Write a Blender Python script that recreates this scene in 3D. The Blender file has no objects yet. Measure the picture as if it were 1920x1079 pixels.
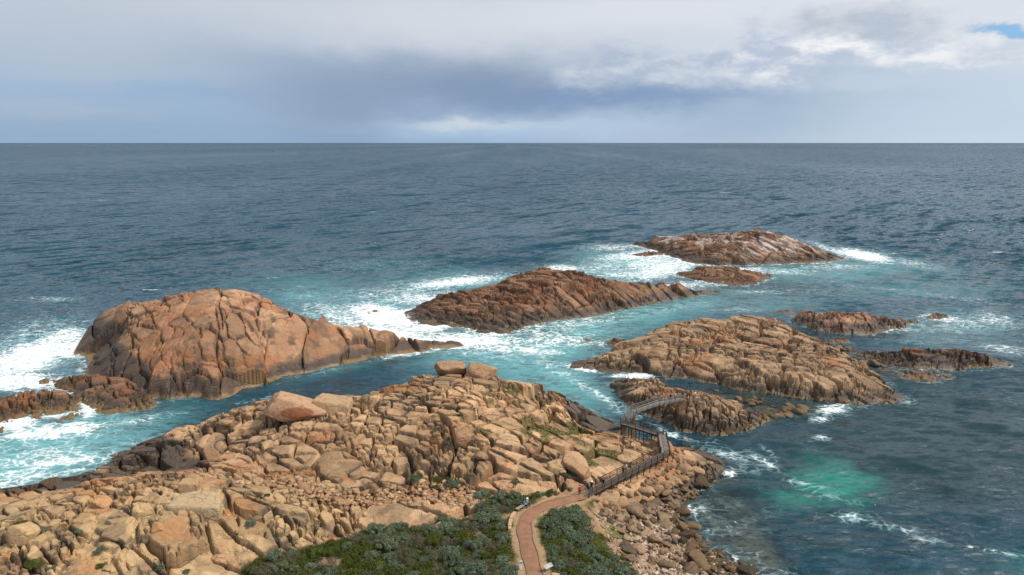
import bpy, math, random
import numpy as np
from mathutils import Vector, Matrix

rad = math.radians
SC = bpy.context.scene
COL = SC.collection
random.seed(7)
RNG = np.random.default_rng(7)

# ------------------------------------------------------------------ camera
CAM_H = 62.0
FPX = 1331.0                      # focal length in photo pixels (1920 wide)
PITCH = math.atan(272.3 / FPX)
cam_d = bpy.data.cameras.new('camera')
cam = bpy.data.objects.new('camera', cam_d)
COL.objects.link(cam)
cam_d.sensor_width = 36.0
cam_d.lens = 36.0 * FPX / 1920.0
cam_d.clip_start = 0.5
cam_d.clip_end = 200000
cam.location = (0, 0, CAM_H)
cam.rotation_euler = (math.pi / 2 - PITCH, 0, 0)
SC.camera = cam

# ------------------------------------------------------------------ view, light
SC.view_settings.view_transform = 'Standard'
SC.view_settings.look = 'None'
SC.view_settings.exposure = 0.0
SC.view_settings.gamma = 1.0
SC.cycles.max_bounces = 6
SC.cycles.diffuse_bounces = 1
SC.cycles.glossy_bounces = 2
SC.cycles.transparent_max_bounces = 8
SC.cycles.caustics_reflective = False
SC.cycles.caustics_refractive = False

SUN_AZ = 102.0                    # degrees clockwise from the view direction
SUN_EL = 50.0
sd = bpy.data.lights.new('sun', 'SUN')
sd.energy = 4.4
sd.angle = rad(7)
sd.color = (1.0, 0.93, 0.83)
sun = bpy.data.objects.new('sun', sd)
COL.objects.link(sun)
sun.location = (60, -60, 120)
sun_dir = Vector((math.sin(rad(SUN_AZ)) * math.cos(rad(SUN_EL)), math.cos(rad(SUN_AZ)) * math.cos(rad(SUN_EL)), math.sin(rad(SUN_EL))))
sun.rotation_euler = (-sun_dir).to_track_quat('-Z', 'Y').to_euler()


# ------------------------------------------------------------------ node helper
class NT:
    def __init__(self, tree):
        self.t = tree
        self.t.nodes.clear()

    def n(self, typ, **kw):
        nd = self.t.nodes.new(typ)
        for k, v in kw.items():
            setattr(nd, k, v)
        return nd

    def put(self, sock, v):
        if isinstance(v, bpy.types.NodeSocket):
            self.t.links.new(v, sock)
        elif v is not None:
            if isinstance(v, tuple) and len(v) == 3 and sock.type == 'RGBA':
                v = (*v, 1)
            sock.default_value = v

    def m(self, op, a, b=None, c=None, clamp=False):
        nd = self.n('ShaderNodeMath', operation=op, use_clamp=clamp)
        for i, v in enumerate((a, b, c)):
            if v is not None:
                self.put(nd.inputs[i], v)
        return nd.outputs[0]

    def vm(self, op, a, b=None):
        nd = self.n('ShaderNodeVectorMath', operation=op)
        self.put(nd.inputs[0], a)
        if b is not None:
            if op == 'SCALE':
                self.put(nd.inputs['Scale'], b)
            else:
                self.put(nd.inputs[1], b)
        return nd.outputs[0]

    def mix(self, f, a, b, blend='MIX'):
        nd = self.n('ShaderNodeMix', data_type='RGBA', blend_type=blend)
        self.put(nd.inputs[0], f)
        self.put(nd.inputs[6], a)
        self.put(nd.inputs[7], b)
        return nd.outputs[2]

    def noise(self, vec, scale, detail=4, rough=0.55, dist=0.0, dim='3D'):
        nd = self.n('ShaderNodeTexNoise', noise_dimensions=dim)
        self.put(nd.inputs['Vector'], vec)
        nd.inputs['Scale'].default_value = scale
        nd.inputs['Detail'].default_value = detail
        nd.inputs['Roughness'].default_value = rough
        nd.inputs['Distortion'].default_value = dist
        return nd.outputs['Fac']

    def ss(self, v, a, b, o0=0.0, o1=1.0):
        nd = self.n('ShaderNodeMapRange', interpolation_type='SMOOTHSTEP')
        self.put(nd.inputs[0], v)
        self.put(nd.inputs[1], a)
        self.put(nd.inputs[2], b)
        nd.inputs[3].default_value = o0
        nd.inputs[4].default_value = o1
        return nd.outputs[0]


def lin(r, g, b):
    f = lambda c: c / 12.92 if c <= 0.04045 else ((c + 0.055) / 1.055) ** 2.4
    return tuple(f(c / 255.0) for c in (r, g, b))


# ------------------------------------------------------------------ world: broken rain clouds over a Nishita sky
W = bpy.data.worlds.new('World')
SC.world = W
W.use_nodes = True
w = NT(W.node_tree)
tc = w.n('ShaderNodeTexCoord').outputs['Generated']
sky = w.n('ShaderNodeTexSky', sky_type='NISHITA', sun_disc=False)
sky.sun_elevation = rad(SUN_EL)
sky.sun_rotation = rad(SUN_AZ)
sky.dust_density = 1.5
sep = w.n('ShaderNodeSeparateXYZ')
w.put(sep.inputs[0], tc)
X, Y, Z = sep.outputs
DEG = 180 / math.pi
az = w.m('MULTIPLY', w.m('ARCTAN2', X, Y), DEG)
el = w.m('MULTIPLY', w.m('ARCSINE', Z), DEG)
# domain warp so that no blob has a clean outline
tcs = w.vm('MULTIPLY', tc, (1.0, 1.0, 2.4))
w1 = w.noise(tcs, 5.0, 7, 0.6)
w2 = w.noise(w.vm('ADD', tcs, (5.3, 1.7, 9.1)), 6.0, 7, 0.6)
w3 = w.noise(w.vm('ADD', tcs, (2.3, 7.7, 3.1)), 18.0, 6, 0.62)
azw = w.m('ADD', az, w.m('MULTIPLY', w.m('SUBTRACT', w1, 0.5), 14.0))
elw = w.m('ADD', el, w.m('MULTIPLY', w.m('SUBTRACT', w2, 0.5), 4.0))


def px_ae(px, py):
    cx, cy = (px - 960) / FPX, (539.5 - py) / FPX
    d = Vector((cx, math.cos(PITCH) + cy * math.sin(PITCH), -math.sin(PITCH) + cy * math.cos(PITCH))).normalized()
    return math.degrees(math.atan2(d.x, d.y)), math.degrees(math.asin(d.z))


def blob(px, py, rx, ry, k=1.0, crisp=0.0, A=None, E=None):
    a, e = px_ae(px, py)
    sa, se = rx / 24.5, ry / 23.2
    da = w.m('MULTIPLY', w.m('SUBTRACT', A or azw, a), 1 / sa)
    de = w.m('MULTIPLY', w.m('SUBTRACT', E or elw, e), 1 / se)
    r2 = w.m('ADD', w.m('MULTIPLY', da, da), w.m('MULTIPLY', de, de))
    g = w.m('POWER', 2.71828, w.m('MULTIPLY', r2, -1.0))
    if crisp:
        g = w.ss(w.m('ADD', g, w.m('MULTIPLY', w.m('MULTIPLY', w.m('SUBTRACT', w3, 0.5), crisp * 2.2), w.ss(g, 0.0, 0.3))), 0.18, 0.85)
    return w.m('MULTIPLY', g, k, clamp=True)


def S(r, g, b):
    return tuple(c * 10 for c in lin(r, g, b))


grad = w.ss(el, 0.0, 11.0)
base = w.mix(grad, S(156, 183, 214), S(198, 207, 220))
base = w.mix(w.m('MULTIPLY', w.ss(az, -5.0, 26.0), 0.85), base, S(220, 227, 235))
# CIE style overcast: the layer gets brighter towards the zenith
base = w.mix(w.ss(el, 11.0, 60.0), base, (7.0, 7.4, 8.0))
soft = w.noise(tcs, 3.2, 5, 0.55)
base = w.mix(w.m('MULTIPLY', w.ss(soft, 0.45, 0.68), 0.18), base, S(168, 182, 203))
# blue gap low on the left
gap = blob(180, 215, 430, 62, 0.95)
base = w.mix(gap, base, S(146, 179, 216))
base = w.mix(blob(330, 172, 180, 16, 0.8), base, S(132, 170, 216))
base = w.mix(blob(110, 210, 130, 12, 0.3), base, S(186, 203, 222))
base = w.mix(blob(120, 60, 420, 85, 0.6), base, S(188, 199, 211))
base = w.mix(blob(520, 108, 300, 40, 0.7), base, S(163, 180, 203))
# rain curtains
base = w.mix(blob(650, 200, 140, 85, 0.9, A=az, E=el), base, S(138, 160, 193))
base = w.mix(blob(1380, 225, 260, 60, 0.85, A=az, E=el), base, S(152, 176, 203))
# bright streak under the bank
base = w.mix(blob(1000, 238, 320, 18, 0.75), base, S(184, 207, 227))
base = w.mix(blob(900, 229, 120, 9, 0.85), base, S(214, 223, 232))
# pale lilac-grey top
base = w.mix(blob(800, 45, 360, 50, 0.8), base, S(209, 215, 224))
base = w.mix(blob(1250, 20, 460, 50, 0.85), base, S(222, 227, 236))
# dark bank
base = w.mix(blob(880, 150, 300, 48, 0.9), base, S(147, 163, 186))
base = w.mix(blob(1000, 176, 320, 28, 0.95), base, S(131, 153, 184))
base = w.mix(blob(1230, 184, 280, 20, 0.85), base, S(130, 156, 193))
base = w.mix(blob(1560, 150, 220, 36, 0.6), base, S(168, 189, 211))
# grey puffs and lit cumulus on the right
shade = w.ss(w.noise(w.vm('ADD', tcs, (0.4, 0.1, 0.03)), 14.0, 7, 0.62), 0.36, 0.64)
puff = w.mix(shade, S(186, 199, 218), S(250, 250, 250))
puff2 = w.mix(shade, S(172, 187, 209), S(214, 221, 230))
base = w.mix(blob(1165, 125, 120, 45, 0.8, 0.5), base, puff2)
base = w.mix(blob(1590, 52, 140, 42, 0.8, 0.55), base, w.mix(shade, S(176, 188, 204), S(204, 212, 222)))
base = w.mix(blob(1400, 128, 150, 44, 0.85, 0.6), base, puff2)
base = w.mix(blob(1445, 112, 95, 36, 0.95, 0.6), base, puff)
base = w.mix(blob(1550, 104, 100, 20, 0.95, 0.6), base, puff)
base = w.mix(blob(1720, 100, 120, 24, 0.8, 0.6), base, puff)
base = w.mix(blob(1850, 75, 110, 34, 0.9, 0.6), base, w.mix(shade, S(205, 214, 226), S(235, 238, 241)))
base = w.mix(blob(1700, 150, 170, 16, 0.6, 0.6), base, S(199, 212, 228))
base = w.mix(blob(1820, 225, 240, 60, 0.7, A=az, E=el), base, S(190, 212, 230))
hole = blob(1905, 55, 40, 10, 0.9, 0.4)
# generic broken deck elsewhere in the sky, the same kind of cloud
cover = w.m('SUBTRACT', 1.0, w.m('ADD', w.m('MULTIPLY', gap, 0.25), hole, clamp=True))
nish = w.vm('SCALE', sky.outputs[0], 1.1)
skycol = w.mix(cover, nish, base)
skycol = w.mix(hole, skycol, S(140, 190, 234))
# below the horizon: plain dim sea blue
skycol = w.mix(w.ss(Z, -0.02, 0.0), (0.6, 0.9, 1.2, 1), skycol)
bg = w.n('ShaderNodeBackground')
w.put(bg.inputs['Color'], skycol)
bg.inputs['Strength'].default_value = 0.1
wo = w.n('ShaderNodeOutputWorld')
w.put(wo.inputs['Surface'], bg.outputs[0])


# ------------------------------------------------------------------ projection
CP, SP = math.cos(PITCH), math.sin(PITCH)


def unproj(px, py, z=0.0):
    """photo pixel + height above the sea -> world point"""
    cx, cy = (px - 960) / FPX, (539.5 - py) / FPX
    dx, dy, dz = cx, CP + cy * SP, -SP + cy * CP
    t = (z - CAM_H) / dz
    return np.array([dx * t, dy * t, z])


def proj(x, y, z):
    zc = y * CP - (z - CAM_H) * SP
    yc = y * SP + (z - CAM_H) * CP
    zc = np.where(zc < 1, 1, zc)
    return 960 + FPX * x / zc, 539.5 - FPX * yc / zc


# ------------------------------------------------------------------ numpy noise
def _h(ix, iy, iz, seed):
    with np.errstate(over='ignore'):
        h = (ix.astype(np.int64) * 374761393 + iy.astype(np.int64) * 668265263 + iz.astype(np.int64) * 2147483647 + seed * 974711) & 0xFFFFFFFF
        h = ((h ^ (h >> 13)) * 1274126177) & 0xFFFFFFFF
        h = ((h ^ (h >> 15)) * 2246822519) & 0xFFFFFFFF
        h = h ^ (h >> 16)
    return (h & 0xFFFFFF).astype(np.float64) / 0xFFFFFF


def vn(x, y, seed=0, z=None):
    x0, y0 = np.floor(x), np.floor(y)
    fx, fy = x - x0, y - y0
    fx = fx * fx * fx * (fx * (fx * 6 - 15) + 10)
    fy = fy * fy * fy * (fy * (fy * 6 - 15) + 10)
    zz = np.zeros_like(x0)
    a = _h(x0, y0, zz, seed)
    b = _h(x0 + 1, y0, zz, seed)
    c = _h(x0, y0 + 1, zz, seed)
    d = _h(x0 + 1, y0 + 1, zz, seed)
    return (a + (b - a) * fx) * (1 - fy) + (c + (d - c) * fx) * fy


def fbm(x, y, scale, seed=0, octv=4, gain=0.5):
    s, amp, tot = 0.0, 1.0, 0.0
    f = 1.0 / scale
    for i in range(octv):
        s = s + amp * vn(x * f + i * 17.3, y * f - i * 9.1, seed + i)
        tot += amp
        amp *= gain
        f *= 2.03
    return s / tot


def sst(v, a, b):
    t = np.clip((v - a) / (b - a), 0, 1)
    return t * t * (3 - 2 * t)


def cells(x, y, size, seed, ang=0.0, aspect=1.0, jit=0.8):
    """jittered-grid Voronoi: cell id, world centre, distance to the joint"""
    ca, sa = math.cos(ang), math.sin(ang)
    u = (x * ca + y * sa) / (size * aspect)
    v = (-x * sa + y * ca) / size
    iu, iv = np.floor(u), np.floor(v)
    F1 = np.full(u.shape, 1e9)
    F2 = np.full(u.shape, 1e9)
    bu = np.zeros_like(u)
    bv = np.zeros_like(u)
    bi = np.zeros_like(u)
    bj = np.zeros_like(u)
    zz = np.zeros_like(u)
    for di in (-1, 0, 1):
        for dj in (-1, 0, 1):
            ci, cj = iu + di, iv + dj
            pu = ci + 0.5 + jit * (_h(ci, cj, zz, seed) - 0.5)
            pv = cj + 0.5 + jit * (_h(ci, cj, zz + 1, seed) - 0.5)
            du, dv = np.abs(pu - u), np.abs(pv - v)
            d = (0.55 * np.maximum(du, dv) + 0.45 * np.sqrt(du * du + dv * dv)) ** 2
            near = d < F1
            F2 = np.where(near, F1, np.minimum(F2, d))
            F1 = np.where(near, d, F1)
            bu = np.where(near, pu, bu)
            bv = np.where(near, pv, bv)
            bi = np.where(near, ci, bi)
            bj = np.where(near, cj, bj)
    e = (np.sqrt(F2) - np.sqrt(F1)) * 0.5 * size
    U, V = bu * size * aspect, bv * size
    cx, cy = U * ca - V * sa, U * sa + V * ca
    r = [_h(bi, bj, zz + 7 + k, seed) for k in range(6)]
    cid = (bi + 5000) * 100000 + (bj + 5000)
    return cid.astype(np.int64), cx, cy, e, r


class Grid:
    """regular height field with bilinear look-up"""
    def __init__(self, x0, x1, y0, y1, res):
        self.xs = np.arange(x0, x1 + res, res)
        self.ys = np.arange(y0, y1 + res, res)
        self.x0, self.y0, self.res = x0, y0, res
        self.X, self.Y = np.meshgrid(self.xs, self.ys)

    def sample(self, F, x, y):
        u = np.clip((np.asarray(x) - self.x0) / self.res, 0, len(self.xs) - 1.001)
        v = np.clip((np.asarray(y) - self.y0) / self.res, 0, len(self.ys) - 1.001)
        i, j = u.astype(int), v.astype(int)
        fu, fv = u - i, v - j
        return (F[j, i] * (1 - fu) + F[j, i + 1] * fu) * (1 - fv) + (F[j + 1, i] * (1 - fu) + F[j + 1, i + 1] * fu) * fv

    def inside(self, x, y):
        return (x > self.xs[0]) & (x < self.xs[-1]) & (y > self.ys[0]) & (y < self.ys[-1])


def blur(F, n):
    for ax in (0, 1):
        for _ in range(2):
            P = np.pad(F, [(n + 1, n) if a == ax else (0, 0) for a in (0, 1)], mode='edge')
            c = np.cumsum(P, axis=ax)
            F = (np.take(c, np.arange(2 * n + 1, c.shape[ax]), axis=ax) - np.take(c, np.arange(0, c.shape[ax] - 2 * n - 1), axis=ax)) / (2 * n + 1)
    return F


def inpoly(px, py, poly):
    r = np.zeros(np.shape(px), bool)
    n = len(poly)
    for i in range(n):
        x1, y1 = poly[i]
        x2, y2 = poly[(i + 1) % n]
        if y1 == y2:
            continue
        c = ((y1 > py) != (y2 > py)) & (px < (x2 - x1) * (py - y1) / (y2 - y1) + x1)
        r ^= c
    return r


def polydist(x, y, pts):
    """distance to a polyline and the parameter along it"""
    best = np.full(np.shape(x), 1e9)
    par = np.zeros(np.shape(x))
    for i in range(len(pts) - 1):
        ax, ay = pts[i][0], pts[i][1]
        bx, by = pts[i + 1][0], pts[i + 1][1]
        L2 = (bx - ax) ** 2 + (by - ay) ** 2 + 1e-9
        t = np.clip(((x - ax) * (bx - ax) + (y - ay) * (by - ay)) / L2, 0, 1)
        d = np.hypot(x - ax - t * (bx - ax), y - ay - t * (by - ay))
        m = d < best
        best = np.where(m, d, best)
        par = np.where(m, i + t, par)
    return best, par


def rbf(ctrl, x, y):
    P = np.array([(c[0], c[1]) for c in ctrl])
    zc = np.array([c[2] for c in ctrl])
    n = len(P)
    D = np.hypot(P[:, None, 0] - P[None, :, 0], P[:, None, 1] - P[None, :, 1])
    A = np.zeros((n + 3, n + 3))
    A[:n, :n] = -D + np.eye(n) * 0.12
    A[:n, n] = 1
    A[:n, n + 1:] = P / 100
    A[n, :n] = 1
    A[n + 1:, :n] = P.T / 100
    sol = np.linalg.solve(A, np.concatenate([zc, [0, 0, 0]]))
    out = np.full(x.shape, sol[n]) + sol[n + 1] * x / 100 + sol[n + 2] * y / 100
    for k in range(n):
        out -= sol[k] * np.hypot(x - P[k, 0], y - P[k, 1])
    return out


# ------------------------------------------------------------------ object helpers
def link(o, parent=None):
    COL.objects.link(o)
    if parent is not None:
        o.parent = parent
    return o


def empty(name, loc=(0, 0, 0), rz=0.0):
    o = bpy.data.objects.new(name, None)
    o.location = loc
    o.rotation_euler = (0, 0, rz)
    o.empty_display_size = 0.2
    return link(o)


def tag(o, label=None, cat=None, group=None, kind=None):
    for k, v in (('label', label), ('category', cat), ('group', group), ('kind', kind)):
        if v:
            o[k] = v
    return o


def np_mesh(name, V, F, mat, smooth=True, attrs=None):
    me = bpy.data.meshes.new(name)
    V = np.asarray(V, np.float32)
    F = np.asarray(F, np.int32)
    k = F.shape[1]
    me.vertices.add(len(V))
    me.vertices.foreach_set('co', V.ravel())
    me.loops.add(F.size)
    me.loops.foreach_set('vertex_index', F.ravel())
    me.polygons.add(len(F))
    me.polygons.foreach_set('loop_start', np.arange(0, F.size, k, dtype=np.int32))
    me.polygons.foreach_set('use_smooth', np.full(len(F), smooth))
    for an, arr in (attrs or {}).items():
        arr = np.asarray(arr, np.float32)
        if arr.ndim == 1:
            a = me.attributes.new(an, 'FLOAT', 'POINT')
            a.data.foreach_set('value', arr)
        else:
            if arr.shape[1] == 3:
                arr = np.concatenate([arr, np.ones((len(arr), 1), np.float32)], 1)
            a = me.attributes.new(an, 'FLOAT_COLOR', 'POINT')
            a.data.foreach_set('color', arr.ravel())
    if mat is not None:
        me.materials.append(mat)
    me.update(calc_edges=True)
    return me


def mobj(name, V, F, mat, parent=None, smooth=True, attrs=None):
    return link(bpy.data.objects.new(name, np_mesh(name, V, F, mat, smooth, attrs)), parent)


class MB:
    """collects boxes and tubes into one mesh (quads)"""
    def __init__(self):
        self.V, self.F = [], []

    def box(self, p0, p1, half_w, half_h, up=(0, 0, 1)):
        a, b = Vector(p0), Vector(p1)
        d = (b - a).normalized()
        u = Vector(up)
        s = d.cross(u)
        if s.length < 1e-4:
            s = d.cross(Vector((1, 0, 0)))
        s.normalize()
        u = s.cross(d).normalized()
        n = len(self.V)
        for p in (a, b):
            for sx, sy in ((-1, -1), (1, -1), (1, 1), (-1, 1)):
                self.V.append(tuple(p + s * half_w * sx + u * half_h * sy))
        for f in ((0, 1, 2, 3), (7, 6, 5, 4), (0, 4, 5, 1), (1, 5, 6, 2), (2, 6, 7, 3), (3, 7, 4, 0)):
            self.F.append([n + i for i in f])
        return self

    def tube(self, pts, r, seg=6):
        n = len(self.V)
        pts = [Vector(p) for p in pts]
        for i, p in enumerate(pts):
            d = (pts[min(i + 1, len(pts) - 1)] - pts[max(i - 1, 0)]).normalized()
            s = d.cross(Vector((0, 0, 1)))
            if s.length < 1e-3:
                s = Vector((1, 0, 0))
            s.normalize()
            u = s.cross(d)
            rr = r[i] if isinstance(r, (list, tuple)) else r
            for k in range(seg):
                a = 2 * math.pi * k / seg
                self.V.append(tuple(p + s * math.cos(a) * rr + u * math.sin(a) * rr))
        for i in range(len(pts) - 1):
            for k in range(seg):
                k2 = (k + 1) % seg
                self.F.append([n + i * seg + k, n + i * seg + k2, n + (i + 1) * seg + k2, n + (i + 1) * seg + k])
        return self

    def build(self, name, mat, parent=None, smooth=False):
        return mobj(name, self.V, self.F, mat, parent, smooth)


# ------------------------------------------------------------------ materials
def new_mat(name):
    m = bpy.data.materials.new(name)
    m.use_nodes = True
    return m, NT(m.node_tree)


def finish(nt, shader):
    o = nt.n('ShaderNodeOutputMaterial')
    nt.put(o.inputs['Surface'], shader)


def attr(nt, name):
    return nt.n('ShaderNodeAttribute', attribute_name=name)


def principled(nt, col, rough=0.8, spec=0.3, normal=None):
    b = nt.n('ShaderNodeBsdfPrincipled')
    nt.put(b.inputs['Base Color'], col)
    nt.put(b.inputs['Roughness'], rough)
    nt.put(b.inputs['Specular IOR Level'], spec)
    if normal is not None:
        nt.put(b.inputs['Normal'], normal)
    return b.outputs[0]


def bump(nt, h, strength, dist, normal=None):
    b = nt.n('ShaderNodeBump')
    nt.put(b.inputs['Height'], h)
    b.inputs['Strength'].default_value = strength
    b.inputs['Distance'].default_value = dist
    if normal is not None:
        nt.put(b.inputs['Normal'], normal)
    return b.outputs[0]


def relief(nt, pos, n1, n2, ck=0.2):
    """fine joints, flakes and grain of weathered granite"""
    nz = nt.n('ShaderNodeTexNoise')
    nt.put(nz.inputs['Vector'], pos)
    nz.inputs['Scale'].default_value = 0.7
    nz.inputs['Detail'].default_value = 3
    mp = nt.n('ShaderNodeMapping')
    nt.put(mp.inputs['Vector'], nt.vm('ADD', pos, nt.vm('SCALE', nz.outputs['Color'], 1.1)))
    mp.inputs['Rotation'].default_value = (0.15, -0.12, 0.6)
    mp.inputs['Scale'].default_value = (0.42, 0.62, 0.75)
    v1 = nt.n('ShaderNodeTexVoronoi', feature='F1', distance='CHEBYCHEV')
    nt.put(v1.inputs['Vector'], mp.outputs[0])
    v1.inputs['Scale'].default_value = 1.0
    sp = nt.n('ShaderNodeSeparateColor')
    nt.put(sp.inputs[0], v1.outputs['Color'])
    v2 = nt.n('ShaderNodeTexVoronoi', feature='DISTANCE_TO_EDGE')
    nt.put(v2.inputs['Vector'], mp.outputs[0])
    v2.inputs['Scale'].default_value = 1.0
    crack = nt.m('MULTIPLY', nt.ss(v2.outputs['Distance'], 0.06, 0.0), nt.ss(nt.noise(pos, 0.35, 2), 0.42, 0.6))
    h = nt.m('ADD', nt.m('MULTIPLY', n1, 0.45), nt.m('MULTIPLY', n2, 0.16))
    h = nt.m('ADD', h, nt.m('MULTIPLY', sp.outputs[0], 0.32))
    h = nt.m('SUBTRACT', h, nt.m('MULTIPLY', crack, ck))
    return bump(nt, h, 0.9, 0.5)


def mat_rock():
    m, nt = new_mat('granite')
    pos = nt.n('ShaderNodeNewGeometry').outputs['Position']
    c = attr(nt, 'col').outputs['Color']
    wet = attr(nt, 'wet').outputs['Fac']
    n1 = nt.noise(pos, 1.6, 6, 0.65)
    n2 = nt.noise(pos, 7.0, 4, 0.7)
    c = nt.mix(nt.m('MULTIPLY', nt.ss(n1, 0.52, 0.72), 0.45), c, nt.mix(1.0, c, (0.62, 0.52, 0.44), 'MULTIPLY'))
    c = nt.mix(nt.m('MULTIPLY', nt.ss(n1, 0.5, 0.3), 0.35), c, nt.mix(1.0, c, (1.22, 1.2, 1.18), 'MULTIPLY'))
    c = nt.mix(nt.m('MULTIPLY', nt.ss(n2, 0.56, 0.7), 0.5), c, nt.mix(1.0, c, (0.5, 0.45, 0.42), 'MULTIPLY'))
    nrm = relief(nt, pos, n1, n2)
    rough = nt.m('SUBTRACT', 0.88, nt.m('MULTIPLY', wet, 0.5))
    finish(nt, principled(nt, c, rough, nt.m('ADD', 0.2, nt.m('MULTIPLY', wet, 0.3)), nrm))
    return m


def mat_stone():
    """loose stones: own tint per stone"""
    m, nt = new_mat('loose_stone')
    pos = nt.n('ShaderNodeNewGeometry').outputs['Position']
    oi = nt.n('ShaderNodeObjectInfo')
    rnd = oi.outputs['Random']
    n1 = nt.noise(pos, 2.2, 5, 0.65)
    n2 = nt.noise(pos, 9.0, 3, 0.7)
    c = oi.outputs['Color']
    c = nt.mix(nt.m('MULTIPLY', nt.ss(n1, 0.45, 0.7), 0.6), c, nt.mix(1.0, c, (0.6, 0.5, 0.42), 'MULTIPLY'))
    c = nt.mix(nt.m('MULTIPLY', nt.ss(n2, 0.55, 0.7), 0.45), c, nt.mix(1.0, c, (0.55, 0.5, 0.46), 'MULTIPLY'))
    finish(nt, principled(nt, c, 0.85, 0.25, relief(nt, pos, n1, n2, 0.3)))
    return m


def mat_water():
    m, nt = new_mat('sea_water')
    pos = nt.n('ShaderNodeNewGeometry').outputs['Position']
    body = attr(nt, 'body').outputs['Color']
    foam = attr(nt, 'foam').outputs['Fac']
    opq = attr(nt, 'opaque').outputs['Fac']
    chop = attr(nt, 'chop').outputs['Fac']
    # wind sea: crests roughly across the view, several wavelengths
    rot = nt.n('ShaderNodeMapping')
    nt.put(rot.inputs['Vector'], pos)
    rot.inputs['Rotation'].default_value = (0, 0, rad(16))
    rot.inputs['Scale'].default_value = (0.38, 1.0, 1.0)
    p2 = rot.outputs[0]
    def slope(vec, scale, detail, rough, k):
        nd = nt.n('ShaderNodeTexNoise')
        nt.put(nd.inputs['Vector'], vec)
        nd.inputs['Scale'].default_value = scale
        nd.inputs['Detail'].default_value = detail
        nd.inputs['Roughness'].default_value = rough
        nd.inputs['Distortion'].default_value = 0.4
        v = nt.vm('SUBTRACT', nd.outputs['Color'], (0.5, 0.5, 0.5))
        return nt.vm('MULTIPLY', v, (k * 0.7, k, 0.0))
    far_p = nt.vm('MULTIPLY', p2, (1.0, 0.45, 1.0))
    sl = nt.vm('ADD', slope(p2, 0.16, 7, 0.85, 2.0), slope(p2, 0.6, 5, 0.75, 2.6))
    sl = nt.vm('ADD', sl, slope(far_p, 0.03, 6, 0.78, 1.9))
    swell = nt.vm('ADD', slope(nt.vm('MULTIPLY', p2, (2.6, 0.45, 1.0)), 0.12, 3, 0.6, 2.1), slope(nt.vm('MULTIPLY', p2, (1.0, 0.1, 1.0)), 0.12, 3, 0.6, 1.6))
    sl = nt.vm('ADD', sl, nt.vm('SCALE', swell, nt.m('ADD', 0.15, nt.m('MULTIPLY', attr(nt, 'open').outputs['Fac'], 0.85))))
    gn = nt.n('ShaderNodeNewGeometry').outputs['Normal']
    nrm = nt.vm('NORMALIZE', nt.vm('ADD', gn, nt.vm('SCALE', sl, chop)))
    # foam: lacy, torn by noise
    q = nt.vm('MULTIPLY', pos, (0.8, 1.0, 1.0))
    nz = nt.n('ShaderNodeTexNoise')
    nt.put(nz.inputs['Vector'], q)
    nz.inputs['Scale'].default_value = 0.22
    nz.inputs['Detail'].default_value = 4
    qw = nt.vm('ADD', q, nt.vm('SCALE', nz.outputs['Color'], 7.0))
    f1 = nt.noise(qw, 0.33, 6, 0.68)
    vor = nt.n('ShaderNodeTexVoronoi', feature='DISTANCE_TO_EDGE')
    nt.put(vor.inputs['Vector'], qw)
    vor.inputs['Scale'].default_value = 0.5
    lace = nt.ss(vor.outputs['Distance'], 0.22, 0.0)
    f2 = nt.noise(qw, 1.9, 4, 0.75)
    pat = nt.m('ADD', nt.m('MULTIPLY', f1, 1.15), nt.m('ADD', nt.m('MULTIPLY', lace, 0.26), nt.m('MULTIPLY', f2, 0.3)))
    lvl = nt.m('ADD', pat, foam)
    ff = nt.ss(lvl, 1.33, 1.60)
    # whitecaps far out
    far = nt.noise(p2, 0.075, 5, 0.7)
    caps = nt.m('MULTIPLY', nt.ss(far, 0.665, 0.71), nt.ss(nt.noise(pos, 0.012, 2), 0.42, 0.6))
    ff = nt.m('MAXIMUM', ff, nt.m('MULTIPLY', caps, attr(nt, 'open').outputs['Fac']))
    milky = nt.ss(lvl, 1.05, 1.45)
    bc = nt.mix(nt.m('MULTIPLY', milky, 0.45), body, (0.36, 0.56, 0.59))
    dif = nt.n('ShaderNodeBsdfDiffuse')
    nt.put(dif.inputs['Color'], bc)
    nt.put(dif.inputs['Normal'], nrm)
    g0 = nt.n('ShaderNodeBsdfGlossy')
    g0.inputs['Roughness'].default_value = 0.16
    nt.put(g0.inputs['Normal'], nrm)
    f0 = nt.n('ShaderNodeFresnel')
    f0.inputs['IOR'].default_value = 1.33
    nt.put(f0.inputs['Normal'], nrm)
    wmix = nt.n('ShaderNodeMixShader')
    nt.put(wmix.inputs[0], nt.m('MULTIPLY', f0.outputs[0], 0.82))      # waves mask part of the mirror
    nt.put(wmix.inputs[1], dif.outputs[0])
    nt.put(wmix.inputs[2], g0.outputs[0])
    wat = wmix.outputs[0]
    tr = nt.n('ShaderNodeBsdfTransparent')
    nt.put(tr.inputs['Color'], (0.72, 0.86, 0.84))
    gl = nt.n('ShaderNodeBsdfGlossy')
    gl.inputs['Roughness'].default_value = 0.1
    nt.put(gl.inputs['Normal'], nrm)
    fr = nt.n('ShaderNodeFresnel')
    fr.inputs['IOR'].default_value = 1.33
    nt.put(fr.inputs['Normal'], nrm)
    clear = nt.n('ShaderNodeMixShader')
    nt.put(clear.inputs[0], fr.outputs[0])
    nt.put(clear.inputs[1], tr.outputs[0])
    nt.put(clear.inputs[2], gl.outputs[0])
    mx = nt.n('ShaderNodeMixShader')
    nt.put(mx.inputs[0], opq)
    nt.put(mx.inputs[1], clear.outputs[0])
    nt.put(mx.inputs[2], wat)
    fo = principled(nt, (0.80, 0.84, 0.86), 0.9, 0.1, bump(nt, pat, 0.8, 1.2))
    mx2 = nt.n('ShaderNodeMixShader')
    nt.put(mx2.inputs[0], nt.m('MULTIPLY', ff, 0.93))
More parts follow.
